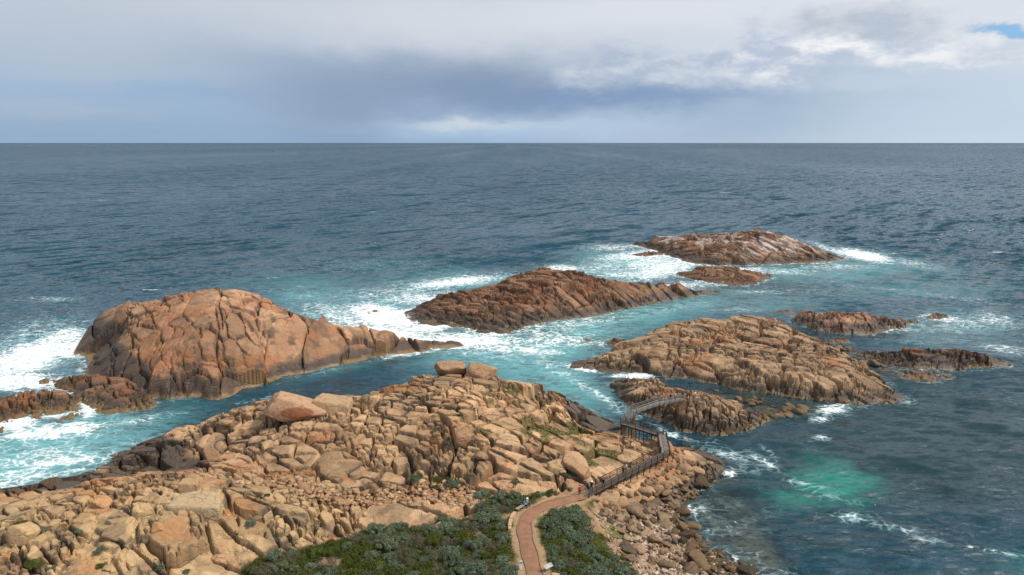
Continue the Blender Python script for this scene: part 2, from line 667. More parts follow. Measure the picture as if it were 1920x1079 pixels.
    nt.put(mx2.inputs[1], mx.outputs[0])
    nt.put(mx2.inputs[2], fo)
    finish(nt, mx2.outputs[0])
    return m


def mat_plain(name, col, rough=0.8, spec=0.25, grain=0.0, gscale=8.0, bumpd=0.0):
    m, nt = new_mat(name)
    c = (*col, 1)
    nrm = None
    if grain or bumpd:
        pos = nt.n('ShaderNodeNewGeometry').outputs['Position']
        n1 = nt.noise(pos, gscale, 5, 0.65)
        c = nt.mix(nt.ss(n1, 0.35, 0.68), tuple(v * (1 + grain) for v in col), tuple(v * (1 - grain) for v in col))
        if bumpd:
            nrm = bump(nt, n1, 0.8, bumpd)
    finish(nt, principled(nt, c, rough, spec, nrm))
    return m


def mat_leaf(name, col, col2):
    m, nt = new_mat(name)
    oi = nt.n('ShaderNodeObjectInfo')
    v = attr(nt, 'leafv').outputs['Fac']
    c = nt.mix(v, col, col2)
    c = nt.mix(nt.m('MULTIPLY', nt.m('FRACT', nt.m('MULTIPLY', oi.outputs['Random'], 7.3)), 0.5), c, nt.mix(v, (0.05, 0.06, 0.02), (0.17, 0.17, 0.07)))
    c = nt.mix(nt.m('MULTIPLY', oi.outputs['Random'], 0.45), c, nt.mix(1.0, c, (0.62, 0.66, 0.6), 'MULTIPLY'))
    d = nt.n('ShaderNodeBsdfDiffuse')
    nt.put(d.inputs['Color'], c)
    t = nt.n('ShaderNodeBsdfTranslucent')
    nt.put(t.inputs['Color'], c)
    mx = nt.n('ShaderNodeMixShader')
    mx.inputs[0].default_value = 0.22
    nt.put(mx.inputs[1], d.outputs[0])
    nt.put(mx.inputs[2], t.outputs[0])
    finish(nt, mx.outputs[0])
    return m


ROCK = mat_rock()
STONE = mat_stone()
WATER = mat_water()

# ------------------------------------------------------------------ land masses
LANDS = []          # (grid, heights) kept for the water depth and for standing things on the rock


def back_of(crest, k=0.9, add=3.0):
    out = []
    for px, py, z in crest:
        p = unproj(px, py, z)
        d = p[:2] / np.linalg.norm(p[:2])
        q = p[:2] + d * (z * k + add)
        out.append((q[0], q[1]))
    return out


def ring_out(poly, dist, z):
    P = np.array(poly)
    n = len(P)
    area = 0.5 * np.sum(P[:, 0] * np.roll(P[:, 1], -1) - np.roll(P[:, 0], -1) * P[:, 1])
    s = 1 if area > 0 else -1
    out = []
    for i in range(n):
        t = P[(i + 1) % n] - P[i - 1]
        t = t / (np.linalg.norm(t) + 1e-9)
        nrm = np.array([t[1], -t[0]]) * s
        q = P[i] + nrm * dist
        out.append((q[0], q[1], z))
    return out


def resample(poly, step):
    P = np.array(poly + [poly[0]])
    out = []
    for i in range(len(P) - 1):
        L = np.linalg.norm(P[i + 1] - P[i])
        k = max(1, int(L / step))
        for j in range(k):
            out.append(tuple(P[i] + (P[i + 1] - P[i]) * j / k))
    return out


def build_land(poly, ctrl, res, cell, ang, aspect, amp=1.0, seed=1, rough=1.0, edge_fn=None, post=None, zmin=-2.2, sizes=(1, 0.45, 0.23), flat=0.72, follow=0.72, massive=0.0):
    """a jointed granite height field: smooth base -> blocks -> sub-blocks -> chips"""
    poly = resample(poly, max(4.0, cell))
    full = list(ctrl) + [(p[0], p[1], 0.0) for p in poly] + ring_out(poly, 5.0, -3.5)
    P = np.array(poly)
    pad = 5.0
    g = Grid(P[:, 0].min() - pad, P[:, 0].max() + pad, P[:, 1].min() - pad, P[:, 1].max() + pad, res)
    H = rbf(full, g.X, g.Y)
    H += (fbm(g.X, g.Y, cell * 2.2, seed + 40, 3) - 0.5) * 1.4 * amp * sst(H, 0.0, 4.0)
    rk = np.ones_like(H) if edge_fn is None else edge_fn(g, H)
    land = sst(H, -1.0, 2.0) * rk
    wx = g.X + (fbm(g.X, g.Y, cell * 1.4, seed + 11, 4, 0.45) - 0.5) * cell * 0.55
    wy = g.Y + (fbm(g.X, g.Y, cell * 1.4, seed + 23, 4, 0.45) - 0.5) * cell * 0.55
    z = H
    G = np.zeros_like(H)
    ids = None
    rs = []
    brk = fbm(g.X, g.Y, cell * 3.0, seed + 57, 3)             # massive here, shattered there
    m2 = sst(brk, 0.38 + massive, 0.50 + massive)
    m3 = sst(fbm(g.X, g.Y, cell * 2.0, seed + 59, 3), 0.42 + massive, 0.56 + massive)
    m1 = 0.3 + 0.7 * sst(fbm(g.X, g.Y, cell * 2.5, seed + 61, 3), 0.40, 0.54)
    specs = ((sizes[0], 0.7, 2.8, flat, 0.20, m1), (sizes[1], 0.26, 1.8, flat * 0.8, 0.14, 0.04 + 0.96 * m2), (sizes[2], 0.12, 0.8, flat * 0.5, 0.11, m3))
    for k, (sz, off, groove, fl, wdt, mask) in enumerate(specs):
        s = cell * sz
        cid, cx, cy, e, r = cells(wx, wy, s, seed + 3 * k, ang + (0.0, 0.3, -0.3)[k], (aspect, 1 + (aspect - 1) * 0.8, 1 + (aspect - 1) * 0.5)[k])
        if k == 0:
            ids = cid
        gy, gx = np.gradient(z, res)
        nb = max(1, int(s * 0.3 / res))
        gy, gx = blur(gy, nb), blur(gx, nb)
        zs = blur(z, nb)
        zc = g.sample(zs, cx, cy)
        sx, sy = g.sample(gx, cx, cy), g.sample(gy, cx, cy)
        gl = np.hypot(sx, sy)
        lim = np.where(gl > 1.6, 1.6 / (gl + 1e-6), 1.0) * follow
        tl = (0.24, 0.14, 0.08)[k] * rough
        pl = zc + (sx * lim + (r[0] - 0.5) * tl) * (wx - cx) + (sy * lim + (r[1] - 0.5) * tl) * (wy - cy)
        pl = pl + (r[2] - 0.5) * off * amp * (s / 5.0) ** 0.4
        pl = np.clip(pl, z - s * 0.5, z + s * 0.5)
        if k == 1:                                             # some blocks stay whole slabs, others are shattered
            whole = rs[0][0][4] > 0.82 - massive * 3
            mask = np.where(whole, mask * 0.25, np.clip(mask * 1.3, 0, 1))
        if k == 2:
            whole2 = rs[0][0][4] > 0.75 - massive * 3
            mask = np.where(whole2 | (rs[1][0][4] > 0.7), 0.0, np.clip(mask * 1.2 + 0.2, 0, 1))
        width = max(wdt * (s / 5.0) ** 0.3, res * 0.62)
        gr = groove * amp * (0.35 + 1.1 * r[3])
        pill = np.exp(-(e / width) ** 4) * gr + np.exp(-e / (s * 0.04 + 0.06)) * 0.05 * groove
        if k > 0:
            mask = mask * sst(np.hypot(blur(gx, 2), blur(gy, 2)), (3.4, 2.2)[k - 1], (1.7, 1.0)[k - 1])
        z = z + (pl - z) * fl * land * mask
        G = np.maximum(G, pill * land * np.clip(mask * 1.15, 0, 1)) + 0.25 * np.minimum(G, pill * land * mask)
        rs.append((r, e))
    # long through-going joints, two sets
    for q, (ja, spc, dp_) in enumerate(((ang + 0.05, cell * 1.5, 2.6), (ang + 1.45, cell * 2.2, 2.2))):
        t = (-wx * math.sin(ja) + wy * math.cos(ja) + (fbm(g.X, g.Y, cell * 5, seed + 90 + q, 2) - 0.5) * cell * 1.2) / spc
        li = np.round(t)
        dl = np.abs(t - li - (_h(li, li * 0, li * 0 + q, seed + 95) - 0.5) * 0.5) * spc
        on = sst(fbm(g.X + li * 31.0, g.Y - li * 17.0, cell * 2.6, seed + 97 + q, 2), 0.46, 0.54)
        wj = max(0.26, res * 0.75)
        G = np.maximum(G, np.exp(-(dl / wj) ** 4) * dp_ * on * land * amp)
    z = z - G
    z = z + (fbm(g.X, g.Y, 2.4, seed + 70, 4) - 0.5) * 0.22 * land * amp
    z = z + (fbm(g.X, g.Y, 0.9, seed + 75, 3) - 0.5) * 0.16 * land
    if post is not None:
        z = post(g, z, H)
    # keep the joints out of the sea inland
    z = np.where((H > 0.9) & (z < 0.25), 0.25, z)
    LANDS.append((g, z))
    keep = blur((z > zmin).astype(float), 2) > 0.01
    return dict(g=g, z=z, H=H, ids=ids, rs=rs, rk=rk, keep=keep)


def norm_z(g, z):
    gy, gx = np.gradient(z, g.res)
    return 1 / np.sqrt(1 + gx * gx + gy * gy)


def mix3(a, b, t):
    return a + (np.asarray(b) - a) * t[..., None]


def rock_colour(L, pal, seed, wet_top=1.6, gold=0.6, dark=(0.035, 0.026, 0.02), goldc=(0.13, 0.08, 0.035), lime=0.0, rust=0.25, dark_fn=None, wet_k=1.0):
    g, z, H = L['g'], L['z'], L['H']
    r1, r2 = L['rs'][0][0], L['rs'][1][0]
    nz = norm_z(g, z)
    n = fbm(g.X, g.Y, 14, seed, 4)
    n2 = fbm(g.X + z * 0.7, g.Y - z * 0.7, 3.0, seed + 5, 4)
    n3 = fbm(g.X - z * 1.2, g.Y + z * 0.9, 6.5, seed + 9, 5)
    C = np.zeros(z.shape + (3,)) + np.asarray(pal[0])
    C = mix3(C, pal[1], sst(n, 0.42, 0.62))
    C = mix3(C, pal[2], sst(n3 + (r1[3] - 0.5) * 0.3, 0.5, 0.68) * 0.8)
    val = 0.74 + 0.36 * r1[5] + 0.26 * (r2[5] - 0.5) + 0.34 * (n2 - 0.5)
    C = C * val[..., None]
    C = mix3(C, (0.34, 0.135, 0.05), sst(n3, 0.56, 0.72) * rust)
    # dark lichen and water stains drawn down the steep faces
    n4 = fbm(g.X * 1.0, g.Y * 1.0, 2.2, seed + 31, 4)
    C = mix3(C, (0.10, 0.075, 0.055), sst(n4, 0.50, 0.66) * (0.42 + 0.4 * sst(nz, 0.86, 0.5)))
    if lime:
        C = mix3(C, (0.56, 0.5, 0.46), sst(n2 * 0.6 + n * 0.4, 0.48, 0.62) * sst(z, 2.5, 6) * lime)
    zz = z + (fbm(g.X, g.Y, 5, seed + 50, 4) - 0.5) * 2.4 * wet_k
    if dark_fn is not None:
        zz = zz - dark_fn(g, z)  # the wet tone carries painted shade here as well
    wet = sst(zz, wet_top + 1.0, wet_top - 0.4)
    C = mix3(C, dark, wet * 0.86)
    lo = sst(z + (n2 - 0.5) * 1.4, gold + 0.35, gold - 0.35)
    C = mix3(C, goldc, lo * 0.8)
    L['col'] = np.clip(C, 0.012, 0.62)
    L['wet'] = np.clip(wet * 0.7 + lo * 0.5, 0, 1)
    return L


def emit_land(L, root, keep_parts=300, part='rock_block', mat=None):
    """split the height field along its main joints: one part per block, the small remainder as one stuff part"""
    g, z, ids = L['g'], L['z'], L['ids']
    ny, nx = z.shape
    idx = np.arange(nx * ny).reshape(ny, nx)
    k = L['keep'][:-1, :-1]
    F = np.stack([idx[:-1, :-1][k], idx[:-1, 1:][k], idx[1:, 1:][k], idx[1:, :-1][k]], 1)
    fid = ids[:-1, :-1][k]
    V = np.stack([g.X.ravel(), g.Y.ravel(), z.ravel()], 1)
    Cc = L['col'].reshape(-1, 3)
    Wt = L['wet'].ravel()
    px, py = proj(V[:, 0], V[:, 1], V[:, 2])
    a = F
    ar = 0.5 * ((px[a[:, 2]] - px[a[:, 0]]) * (py[a[:, 3]] - py[a[:, 1]]) - (px[a[:, 3]] - px[a[:, 1]]) * (py[a[:, 2]] - py[a[:, 0]]))
    ar = np.clip(-ar, 0, None)
    mx, my = px[F[:, 0]], py[F[:, 0]]
    seen = (mx > -5) & (mx < 1925) & (my < 1084) & (V[F[:, 0], 2] > -0.1)
    ar = ar * seen
    soft = L['rk'].ravel()[F[:, 0]] < 0.45
    fid = np.where(soft | (V[F[:, 0], 2] < -0.4), -1, fid)
    uq, inv = np.unique(fid, return_inverse=True)
    area = np.bincount(inv, ar)
    area[uq == -1] = 0
    order = np.argsort(-area)
    top = [o for o in order[:keep_parts] if area[o] > 60]
    isbig = np.zeros(len(uq), bool)
    isbig[top] = True
    srt = np.argsort(inv, kind='stable')
    st = np.searchsorted(inv[srt], np.arange(len(uq) + 1))
    for o in top:
        f = F[srt[st[o]:st[o + 1]]]
        u, iv = np.unique(f, return_inverse=True)
        mobj(part, V[u], iv.reshape(f.shape), mat or ROCK, root, False, {'col': Cc[u], 'wet': Wt[u]})
    rest = F[~isbig[inv]]
    if len(rest):
        u, iv = np.unique(rest, return_inverse=True)
        o = mobj('bedrock', V[u], iv.reshape(rest.shape), mat or ROCK, root, False, {'col': Cc[u], 'wet': Wt[u]})
        o['kind'] = 'stuff'


def U(lst, z=0.0):
    return [tuple(unproj(a, b, z)[:2]) for a, b in lst]


def C3(lst):
    return [tuple(unproj(*c)) for c in lst]


TAN = ((0.42, 0.27, 0.15), (0.45, 0.285, 0.16), (0.37, 0.215, 0.12))


def island(name, label, front, crest, mids, res, cell, ang, aspect, pal, seed, amp=1.0, backk=0.9, backadd=3.0, parts=200, cat='island', **kw):
    ck = {k: kw.pop(k) for k in list(kw) if k in ('wet_top', 'gold', 'lime', 'rust', 'dark', 'goldc', 'dark_fn', 'wet_k')}
    back = back_of(crest, backk, backadd)
    poly = U(front) + back[::-1]
    L = build_land(poly, C3(crest) + C3(mids), res, cell, ang, aspect, amp, seed, **kw)
    rock_colour(L, pal, seed + 100, **ck)
    root = empty(name)
    tag(root, label, cat)
    emit_land(L, root, parts)
    return L


ORANGE = ((0.36, 0.20, 0.115), (0.40, 0.235, 0.14), (0.32, 0.16, 0.092))
BROWN = ((0.20, 0.108, 0.066), (0.25, 0.145, 0.09), (0.17, 0.085, 0.052))
PINK = ((0.30, 0.165, 0.11), (0.36, 0.21, 0.14), (0.26, 0.135, 0.09))
GREYTAN = ((0.34, 0.225, 0.135), (0.38, 0.25, 0.15), (0.30, 0.175, 0.10))


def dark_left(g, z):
    # black lichen and spray wet on the seaward end, with its shade painted in
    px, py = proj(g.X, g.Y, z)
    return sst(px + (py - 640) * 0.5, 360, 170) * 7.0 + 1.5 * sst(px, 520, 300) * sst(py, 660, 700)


island('rock_island', 'big domed orange granite island with vertical cracks across the canal on the left',
       [(148, 655), (165, 690), (200, 716), (250, 736), (300, 744), (380, 743), (450, 729), (520, 706), (600, 691), (680, 678), (740, 668), (800, 659), (868, 651)],
       [(152, 640, 2.5), (163, 607, 7.5), (198, 574, 12.5), (270, 561, 14.5), (330, 560, 15.5), (350, 546, 17.5), (400, 543, 18), (440, 550, 17), (500, 562, 15), (530, 574, 13.5), (560, 591, 11.5), (600, 598, 10.5), (640, 613, 8), (680, 605, 8), (720, 622, 5.5), (760, 629, 3.5), (800, 635, 2), (862, 647, 0.5)],
       [(220, 640, 8.5), (200, 690, 3.5), (300, 690, 7), (300, 640, 10.5), (400, 690, 7.2), (400, 640, 11), (400, 590, 15.2), (300, 600, 13.2), (500, 660, 7.5), (500, 610, 12), (580, 650, 6.3), (650, 650, 3.8), (720, 652, 1.6), (250, 720, 1.6), (450, 610, 13)],
       0.33, 9.5, rad(110), 2.2, ORANGE, 13, 0.62, parts=260, follow=0.92, massive=0.05, rough=0.7, wet_top=2.4, gold=0.55, rust=0.3, goldc=(0.24, 0.15, 0.06), dark_fn=dark_left, wet_k=0.6)

island('rock_island', 'long low ridged brown island in the middle with surf along its far side',
       [(757, 596), (772, 606), (830, 613), (872, 619), (900, 629), (940, 632), (975, 620), (1000, 611), (1050, 602), (1100, 596), (1150, 586), (1200, 576), (1250, 566), (1300, 557), (1352, 548)],
       [(760, 582, 1.5), (822, 547, 3), (860, 548, 4), (900, 541, 5.5), (950, 521, 8.5), (1000, 508, 10), (1060, 506, 10.3), (1110, 517, 8.8), (1150, 523, 7.8), (1200, 528, 6.8), (1240, 526, 6.3), (1280, 535, 4.2), (1320, 541, 2), (1352, 546, 0.4)],
       [(830, 590, 2.2), (900, 590, 3.5), (950, 570, 5), (1000, 560, 6.5), (1060, 550, 7.2), (1120, 555, 5.5), (1200, 550, 4)],
       0.42, 4.6, rad(-42), 4.0, BROWN, 23, 0.85, parts=220, wet_top=2.3, gold=0.7, rust=0.2, goldc=(0.11, 0.07, 0.03))

island('rock_island', 'farthest brown island at the right with pale bird-stained slope',
       [(1196, 461), (1225, 470), (1250, 480), (1292, 494), (1330, 500), (1400, 498), (1480, 496), (1540, 494), (1586, 487)],
       [(1196, 448, 4), (1230, 440, 8), (1290, 437, 10), (1340, 437, 11), (1393, 437, 11), (1400, 432, 12.5), (1442, 433, 12.5), (1480, 447, 9), (1520, 461, 5.5), (1560, 475, 2.5), (1584, 485, 0.5)],
       [(1250, 462, 4), (1320, 470, 5), (1400, 470, 6.5), (1480, 475, 4)],
       0.5, 5.5, rad(-38), 4.0, BROWN, 31, 0.75, parts=140, wet_top=2.6, gold=0.8, rust=0.15, lime=0.6)
island('reef', 'low wet brown reef just in front of the farthest island',
       [(1265, 515), (1300, 527), (1340, 533), (1395, 541), (1420, 535), (1458, 520)],
       [(1266, 511, 1.0), (1310, 500, 2.4), (1370, 500, 2.9), (1420, 508, 2.2), (1456, 517, 0.8)],
       [(1350, 518, 2.0)], 0.55, 5, rad(-30), 2.4, BROWN, 37, 0.8, parts=40, wet_top=0.5, gold=0.5, cat='reef')
island('reef', 'small dark rocks in white surf off the left tip of the farthest island',
       [(1184, 480), (1215, 482), (1245, 480)], [(1186, 477, 0.7), (1215, 471, 1.6), (1243, 474, 1.0)], [], 0.5, 4, 0, 1.4, BROWN, 39, 0.6, parts=12, wet_top=1.0, cat='reef')

island('rock_island', 'broad flat-topped tan island of broken boulders right of the footbridge',
       [(1066, 688), (1120, 698), (1200, 703), (1250, 706), (1300, 713), (1360, 723), (1420, 736), (1500, 749), (1560, 756), (1640, 761), (1692, 752)],
       [(1070, 681, 0.8), (1130, 664, 2.5), (1165, 640, 4), (1240, 606, 7), (1310, 596, 8), (1380, 591, 8.3), (1440, 593, 7), (1480, 607, 5), (1520, 632, 4), (1580, 655, 4.2), (1620, 680, 3.6), (1655, 708, 2.2), (1690, 744, 0.6)],
       [(1150, 680, 2.2), (1220, 660, 5), (1250, 685, 3), (1310, 640, 6.2), (1310, 685, 3.6), (1400, 640, 5.0), (1400, 690, 5.2), (1380, 715, 1.8), (1470, 660, 4.8), (1480, 700, 5.2), (1560, 700, 4.8), (1500, 735, 1.8), (1580, 740, 2.0), (1620, 725, 3.2)],
       0.34, 4.6, rad(-32), 2.0, GREYTAN, 41, 0.85, parts=300, wet_top=1.5, gold=0.5, rust=0.35, goldc=(0.12, 0.072, 0.03), wet_k=0.8)
island('rock_island', 'narrow pale-topped dark ridge at the right beyond the broad tan island',
       [(1488, 600), (1520, 617), (1570, 626), (1620, 628), (1680, 618), (1722, 605)],
       [(1492, 590, 2.5), (1510, 578, 4.5), (1560, 581, 5), (1620, 585, 5), (1680, 588, 4.0), (1720, 597, 1.5)],
       [(1530, 600, 3.2), (1580, 606, 3.4), (1640, 607, 3.2), (1690, 604, 2.2)], 0.4, 4, rad(10), 1.5, PINK, 47, 0.8, parts=70, wet_top=2.4, gold=0.6, lime=0.0, rust=0.1, wet_k=1.3)
island('reef', 'jagged dark rock strip reaching right into the open water',
       [(1600, 668), (1650, 680), (1690, 690), (1740, 694), (1800, 696), (1850, 693), (1898, 687)],
       [(1604, 660, 1.0), (1640, 657, 2.0), (1690, 652, 3.0), (1740, 651, 3.8), (1800, 652, 4.0), (1850, 662, 3.2), (1894, 679, 1.0)],
       [(1660, 668, 2.0), (1720, 672, 2.4), (1790, 674, 2.6), (1850, 680, 1.6)], 0.36, 3.6, rad(-25), 1.8, BROWN, 53, 0.9, parts=70, wet_top=3.0, gold=0.6, cat='reef', sizes=(1, 0.45, 0.2))
island('reef', 'low golden weedy rock shelf below the jagged strip',
       [(1675, 702), (1710, 716), (1750, 718), (1790, 712)],
       [(1680, 697, 0.5), (1720, 696, 0.9), (1790, 706, 0.5)], [], 0.36, 3, 0, 1.5, BROWN, 59, 0.5, parts=15, wet_top=0.2, gold=0.8, cat='reef')

island('rock_island', 'small boulder island where the footbridge lands',
       [(1142, 722), (1152, 738), (1180, 762), (1200, 777), (1250, 797), (1300, 813), (1350, 819), (1400, 811), (1442, 790)],
       [(1143, 716, 1.0), (1180, 707, 3.0), (1235, 710, 3.6), (1270, 728, 5.0), (1305, 733, 5.8), (1345, 742, 5.2), (1395, 762, 3), (1438, 785, 0.6)],
       [(1180, 735, 2.4), (1230, 745, 3.6), (1275, 748, 5.2), (1290, 775, 3.8), (1350, 785, 3.2), (1330, 800, 1.8)],
       0.3, 4.0, rad(-40), 1.3, GREYTAN, 61, 0.85, parts=120, wet_top=1.9, gold=0.5, rust=0.35, goldc=(0.14, 0.085, 0.03), backadd=4)

island('reef', 'low dark rocks with white runnels at the foot of the big domed island',
       [(76, 712), (110, 728), (150, 752), (180, 775), (230, 777), (290, 766)],
       [(80, 708, 1.5), (120, 702, 3.2), (180, 698, 4.0), (240, 704, 4.0), (270, 725, 3), (288, 755, 0.8)],
       [(160, 730, 2.6), (230, 750, 2.2)], 0.3, 4, rad(120), 1.4, BROWN, 67, 0.9, parts=60, wet_top=2.0, gold=0.9, goldc=(0.17, 0.10, 0.035), cat='reef')
island('reef', 'surf-washed brown rocks at the left edge of the picture',
       [(-70, 800), (0, 818), (45, 806), (50, 780), (90, 796), (120, 796), (150, 780), (158, 755)],
       [(-60, 760, 2.5), (0, 742, 3.4), (60, 730, 3.6), (110, 732, 3.2), (150, 745, 1.2)],
       [(0, 790, 2.0), (70, 770, 2.2), (120, 770, 1.8)], 0.3, 4, rad(115), 1.5, BROWN, 71, 0.9, parts=60, wet_top=1.2, gold=0.9, goldc=(0.17, 0.10, 0.035), cat='reef')
for k, (lab, fr, cr) in enumerate([
        ('tiny brown rock awash in the pale turquoise channel', [(1080, 642), (1100, 646), (1116, 642)], [(1083, 640, 0.5), (1100, 634, 1.2), (1114, 639, 0.5)]),
        ('rounded rock off the upper left shore of the broad tan island', [(1130, 647), (1150, 651), (1180, 644)], [(1132, 644, 0.6), (1152, 632, 2.0), (1178, 637, 1.0)]),
        ('lone rock in white water right of the pale-topped ridge', [(1738, 597), (1760, 601), (1780, 597)], [(1740, 592, 0.8), (1758, 584, 1.8), (1779, 591, 0.8)]),
        ('grey rounded boulder in the shallows between the broad island and the pale-topped ridge', [(1554, 641), (1570, 645), (1590, 642)], [(1556, 638, 0.6), (1572, 631, 1.3), (1589, 637, 0.6)]),
        ('thin dark rock awash left of the pale-topped ridge', [(1456, 586), (1475, 588), (1490, 587)], [(1457, 584, 0.4), (1474, 581, 0.8), (1489, 584, 0.4)]),
        ('small dark rock in the surf left of the long brown island', [(690, 587), (702, 590), (714, 587)], [(691, 585, 0.4), (703, 579, 1.0), (713, 584, 0.4)])]):
    island('sea_rock', lab, fr, cr, [], 0.35, 2.2, 0.4 * k, 1.3, BROWN, 80 + k, 0.5, 0.6, 2.0, parts=6, wet_top=0.6, gold=0.6, cat='rock')

# ------------------------------------------------------------------ headland in front
PATH_PX = [(1012, 1110, 9.9), (1004, 1079, 9.6), (997, 1052, 9.3), (990, 1025, 9.0), (985, 1003, 8.7), (984, 985, 8.5), (990, 970, 8.2), (1004, 958, 8.0), (1028, 948, 7.8), (1058, 940, 7.6), (1085, 933, 7.4), (1096, 929, 7.3)]
PATH = [tuple(unproj(*p)) for p in PATH_PX]
WALK = [tuple(unproj(*p)) for p in [(1096, 930, 7.3), (1247, 852, 5.9), (1240, 816, 5.6), (1168, 794, 5.2)]]
SOIL = [(430, 1120), (450, 1062), (520, 1038), (600, 1018), (650, 1008), (700, 985), (760, 988), (800, 985), (890, 965), (905, 935), (960, 922), (1010, 930), (1090, 920), (1112, 938), (1118, 965), (1128, 1000), (1150, 1030), (1200, 1120)]
BEACH = [(1118, 955), (1160, 945), (1215, 950), (1270, 940), (1290, 990), (1340, 1030), (1430, 1060), (1430, 1120), (1190, 1120), (1150, 1030), (1128, 1000)]
GULLY = [(430, 905), (560, 895), (640, 925), (740, 915), (850, 900), (890, 925), (915, 945), (860, 950), (780, 935), (700, 950), (620, 945), (520, 915)]


def head_masks(g, H):
    px, py = proj(g.X, g.Y, H)
    n = int(1.0 / g.res)
    soil = blur(inpoly(px, py, SOIL).astype(float), n)
    beach = blur(inpoly(px, py, BEACH).astype(float), n)
    gully = blur(inpoly(px, py, GULLY).astype(float), n)
    pd, pt = polydist(g.X, g.Y, PATH)
    path = sst(pd, 3.6, 2.2)
    HM.update(soil=soil, beach=beach, gully=gully, path=path, pd=pd, pt=pt)
    return np.clip(1 - np.maximum.reduce([soil * 0.92, beach * 0.85, path, gully * 0.45]), 0.0, 1)


HM = {}


def head_post(g, z, H):
    pz = np.array([p[2] for p in PATH])
    zp = np.interp(HM['pt'], np.arange(len(pz)), pz)
    z = z + (zp - z) * HM['path']
    wd, wt = polydist(g.X, g.Y, WALK)
    wz = np.interp(wt, np.arange(len(WALK)), [p[2] for p in WALK])
    cap = wz - 0.7 + np.clip(wd - 1.6, 0, 9) * 1.1
    cap = np.where(wt < 0.06, np.maximum(cap, wz - 0.08), cap)
    floor_ = wz - 1.5 - np.clip(wd - 1.4, 0, 9) * 0.9
    floor_ = floor_ + (fbm(g.X, g.Y, 2.2, 811, 4) - 0.5) * 1.6 * sst(wd, 1.0, 2.2)
    z = np.where(wt < 2.3, np.maximum(z, floor_), z)
    z = np.minimum(z, np.maximum(cap, -1))
    bm = HM['beach']
    z = z + (fbm(g.X, g.Y, 1.3, 801, 4) - 0.5) * 0.7 * bm
    return z


shore_left = [(-120, 935), (0, 916), (60, 907), (110, 897), (170, 882), (200, 870), (203, 852), (270, 828), (340, 797)]
crestH = [(380, 786, 6.0), (430, 771, 8), (480, 757, 9), (520, 748, 10), (600, 747, 11), (640, 744, 10.8), (700, 736, 11.5), (760, 716, 12.8), (800, 702, 13.8), (860, 699, 14.5), (920, 704, 14), (960, 712, 12.6), (1000, 720, 11), (1040, 737, 8), (1080, 757, 3.5)]
shore_right = [(1105, 768), (1130, 785), (1165, 806), (1200, 822), (1240, 836), (1290, 838), (1340, 855), (1372, 874), (1360, 890), (1330, 908), (1285, 925), (1278, 955), (1300, 1000), (1345, 1035), (1415, 1062), (1440, 1100)]
polyH = U(shore_left) + back_of(crestH, 0.75, 3.0) + U(shore_right) + [(45, 60), (-120, 60)]
interior = [(30, 935, 3.5), (120, 920, 4), (240, 835 + 20, 3.0), (300, 840, 3.8), (500, 800, 9), (450, 842, 6.5), (380, 872, 2.2), (340, 855, 3.6), (300, 882, 0.8), (250, 884, 0.6),
            (420, 800, 7.2), (560, 800, 10.2), (620, 850, 9), (560, 880, 6.2), (480, 892, 5), (650, 800, 11), (700, 780, 12), (750, 850, 10), (700, 885, 7.5), (800, 760, 13), (850, 800, 12.5), (900, 760, 13), (820, 885, 8),
            (900, 850, 11), (950, 800, 11.5), (1000, 770, 9.5), (1000, 830, 10), (1050, 800, 7.5), (1100, 800, 5.2), (1140, 806, 3.2), (1100, 850, 7), (1050, 870, 8.5), (1000, 905, 8.8), (950, 905, 8.2), (900, 925, 7.5), (850, 925, 7.2),
            (760, 912, 6.8), (1160, 850, 6.0), (1200, 836, 4.8), (1210, 865, 5.2), (1270, 865, 4.5), (1320, 872, 2.2), (1240, 895, 4.2), (1190, 905, 4.9), (1150, 935, 5.0), (1130, 905, 6.6), (1200, 940, 2.6), (1180, 990, 4.2), (1240, 1000, 1.8), (1100, 1000, 7.2), (1100, 1070, 8.2), (1250, 1070, 2.8), (1330, 1072, 1.0),
            (40, 960, 7.5), (0, 1000, 9), (100, 1000, 9), (100, 940, 6.5), (170, 905, 6.5), (230, 893, 8.5), (320, 890, 10.5), (300, 925, 11.2), (380, 912, 11.5), (430, 932, 11), (480, 922, 9.5), (560, 930, 8.6), (650, 962, 7), (690, 985, 6),
            (330, 985, 10.2), (400, 985, 10), (330, 1060, 6.6), (420, 1060, 6), (250, 1075, 7.4), (200, 990, 9.6), (150, 1060, 8), (60, 1075, 8), (500, 985, 8.8), (560, 990, 8.0), (620, 1000, 6.6), (600, 1060, 6.6), (700, 1010, 6.6), (800, 1060, 8), (900, 1000, 7.6), (800, 985, 6.8), (740, 950, 7.8), (800, 950, 7.8)]
LH = build_land(polyH, C3(crestH) + C3(interior) + [p for p in PATH] + [(-60, 66, 8), (-30, 62, 8.5), (10, 62, 10.5), (30, 62, 8)],
                0.185, 5.4, rad(-32), 1.9, 1.0, 5, edge_fn=head_masks, post=head_post, zmin=-3.2)


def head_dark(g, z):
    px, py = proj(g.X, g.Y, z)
    d = np.zeros_like(z)  # wet shore and gully rock, plus painted shade on the left-facing cliff
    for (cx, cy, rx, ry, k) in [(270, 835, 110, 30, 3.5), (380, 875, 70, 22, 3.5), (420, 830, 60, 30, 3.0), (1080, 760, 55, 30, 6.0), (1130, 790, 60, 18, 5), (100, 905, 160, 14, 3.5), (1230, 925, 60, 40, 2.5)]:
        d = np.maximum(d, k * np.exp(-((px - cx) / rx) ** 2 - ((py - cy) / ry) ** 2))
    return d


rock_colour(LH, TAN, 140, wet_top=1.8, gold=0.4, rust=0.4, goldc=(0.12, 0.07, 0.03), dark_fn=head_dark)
g, z = LH['g'], LH['z']
px, py = proj(g.X, g.Y, z)
Cc = LH['col']
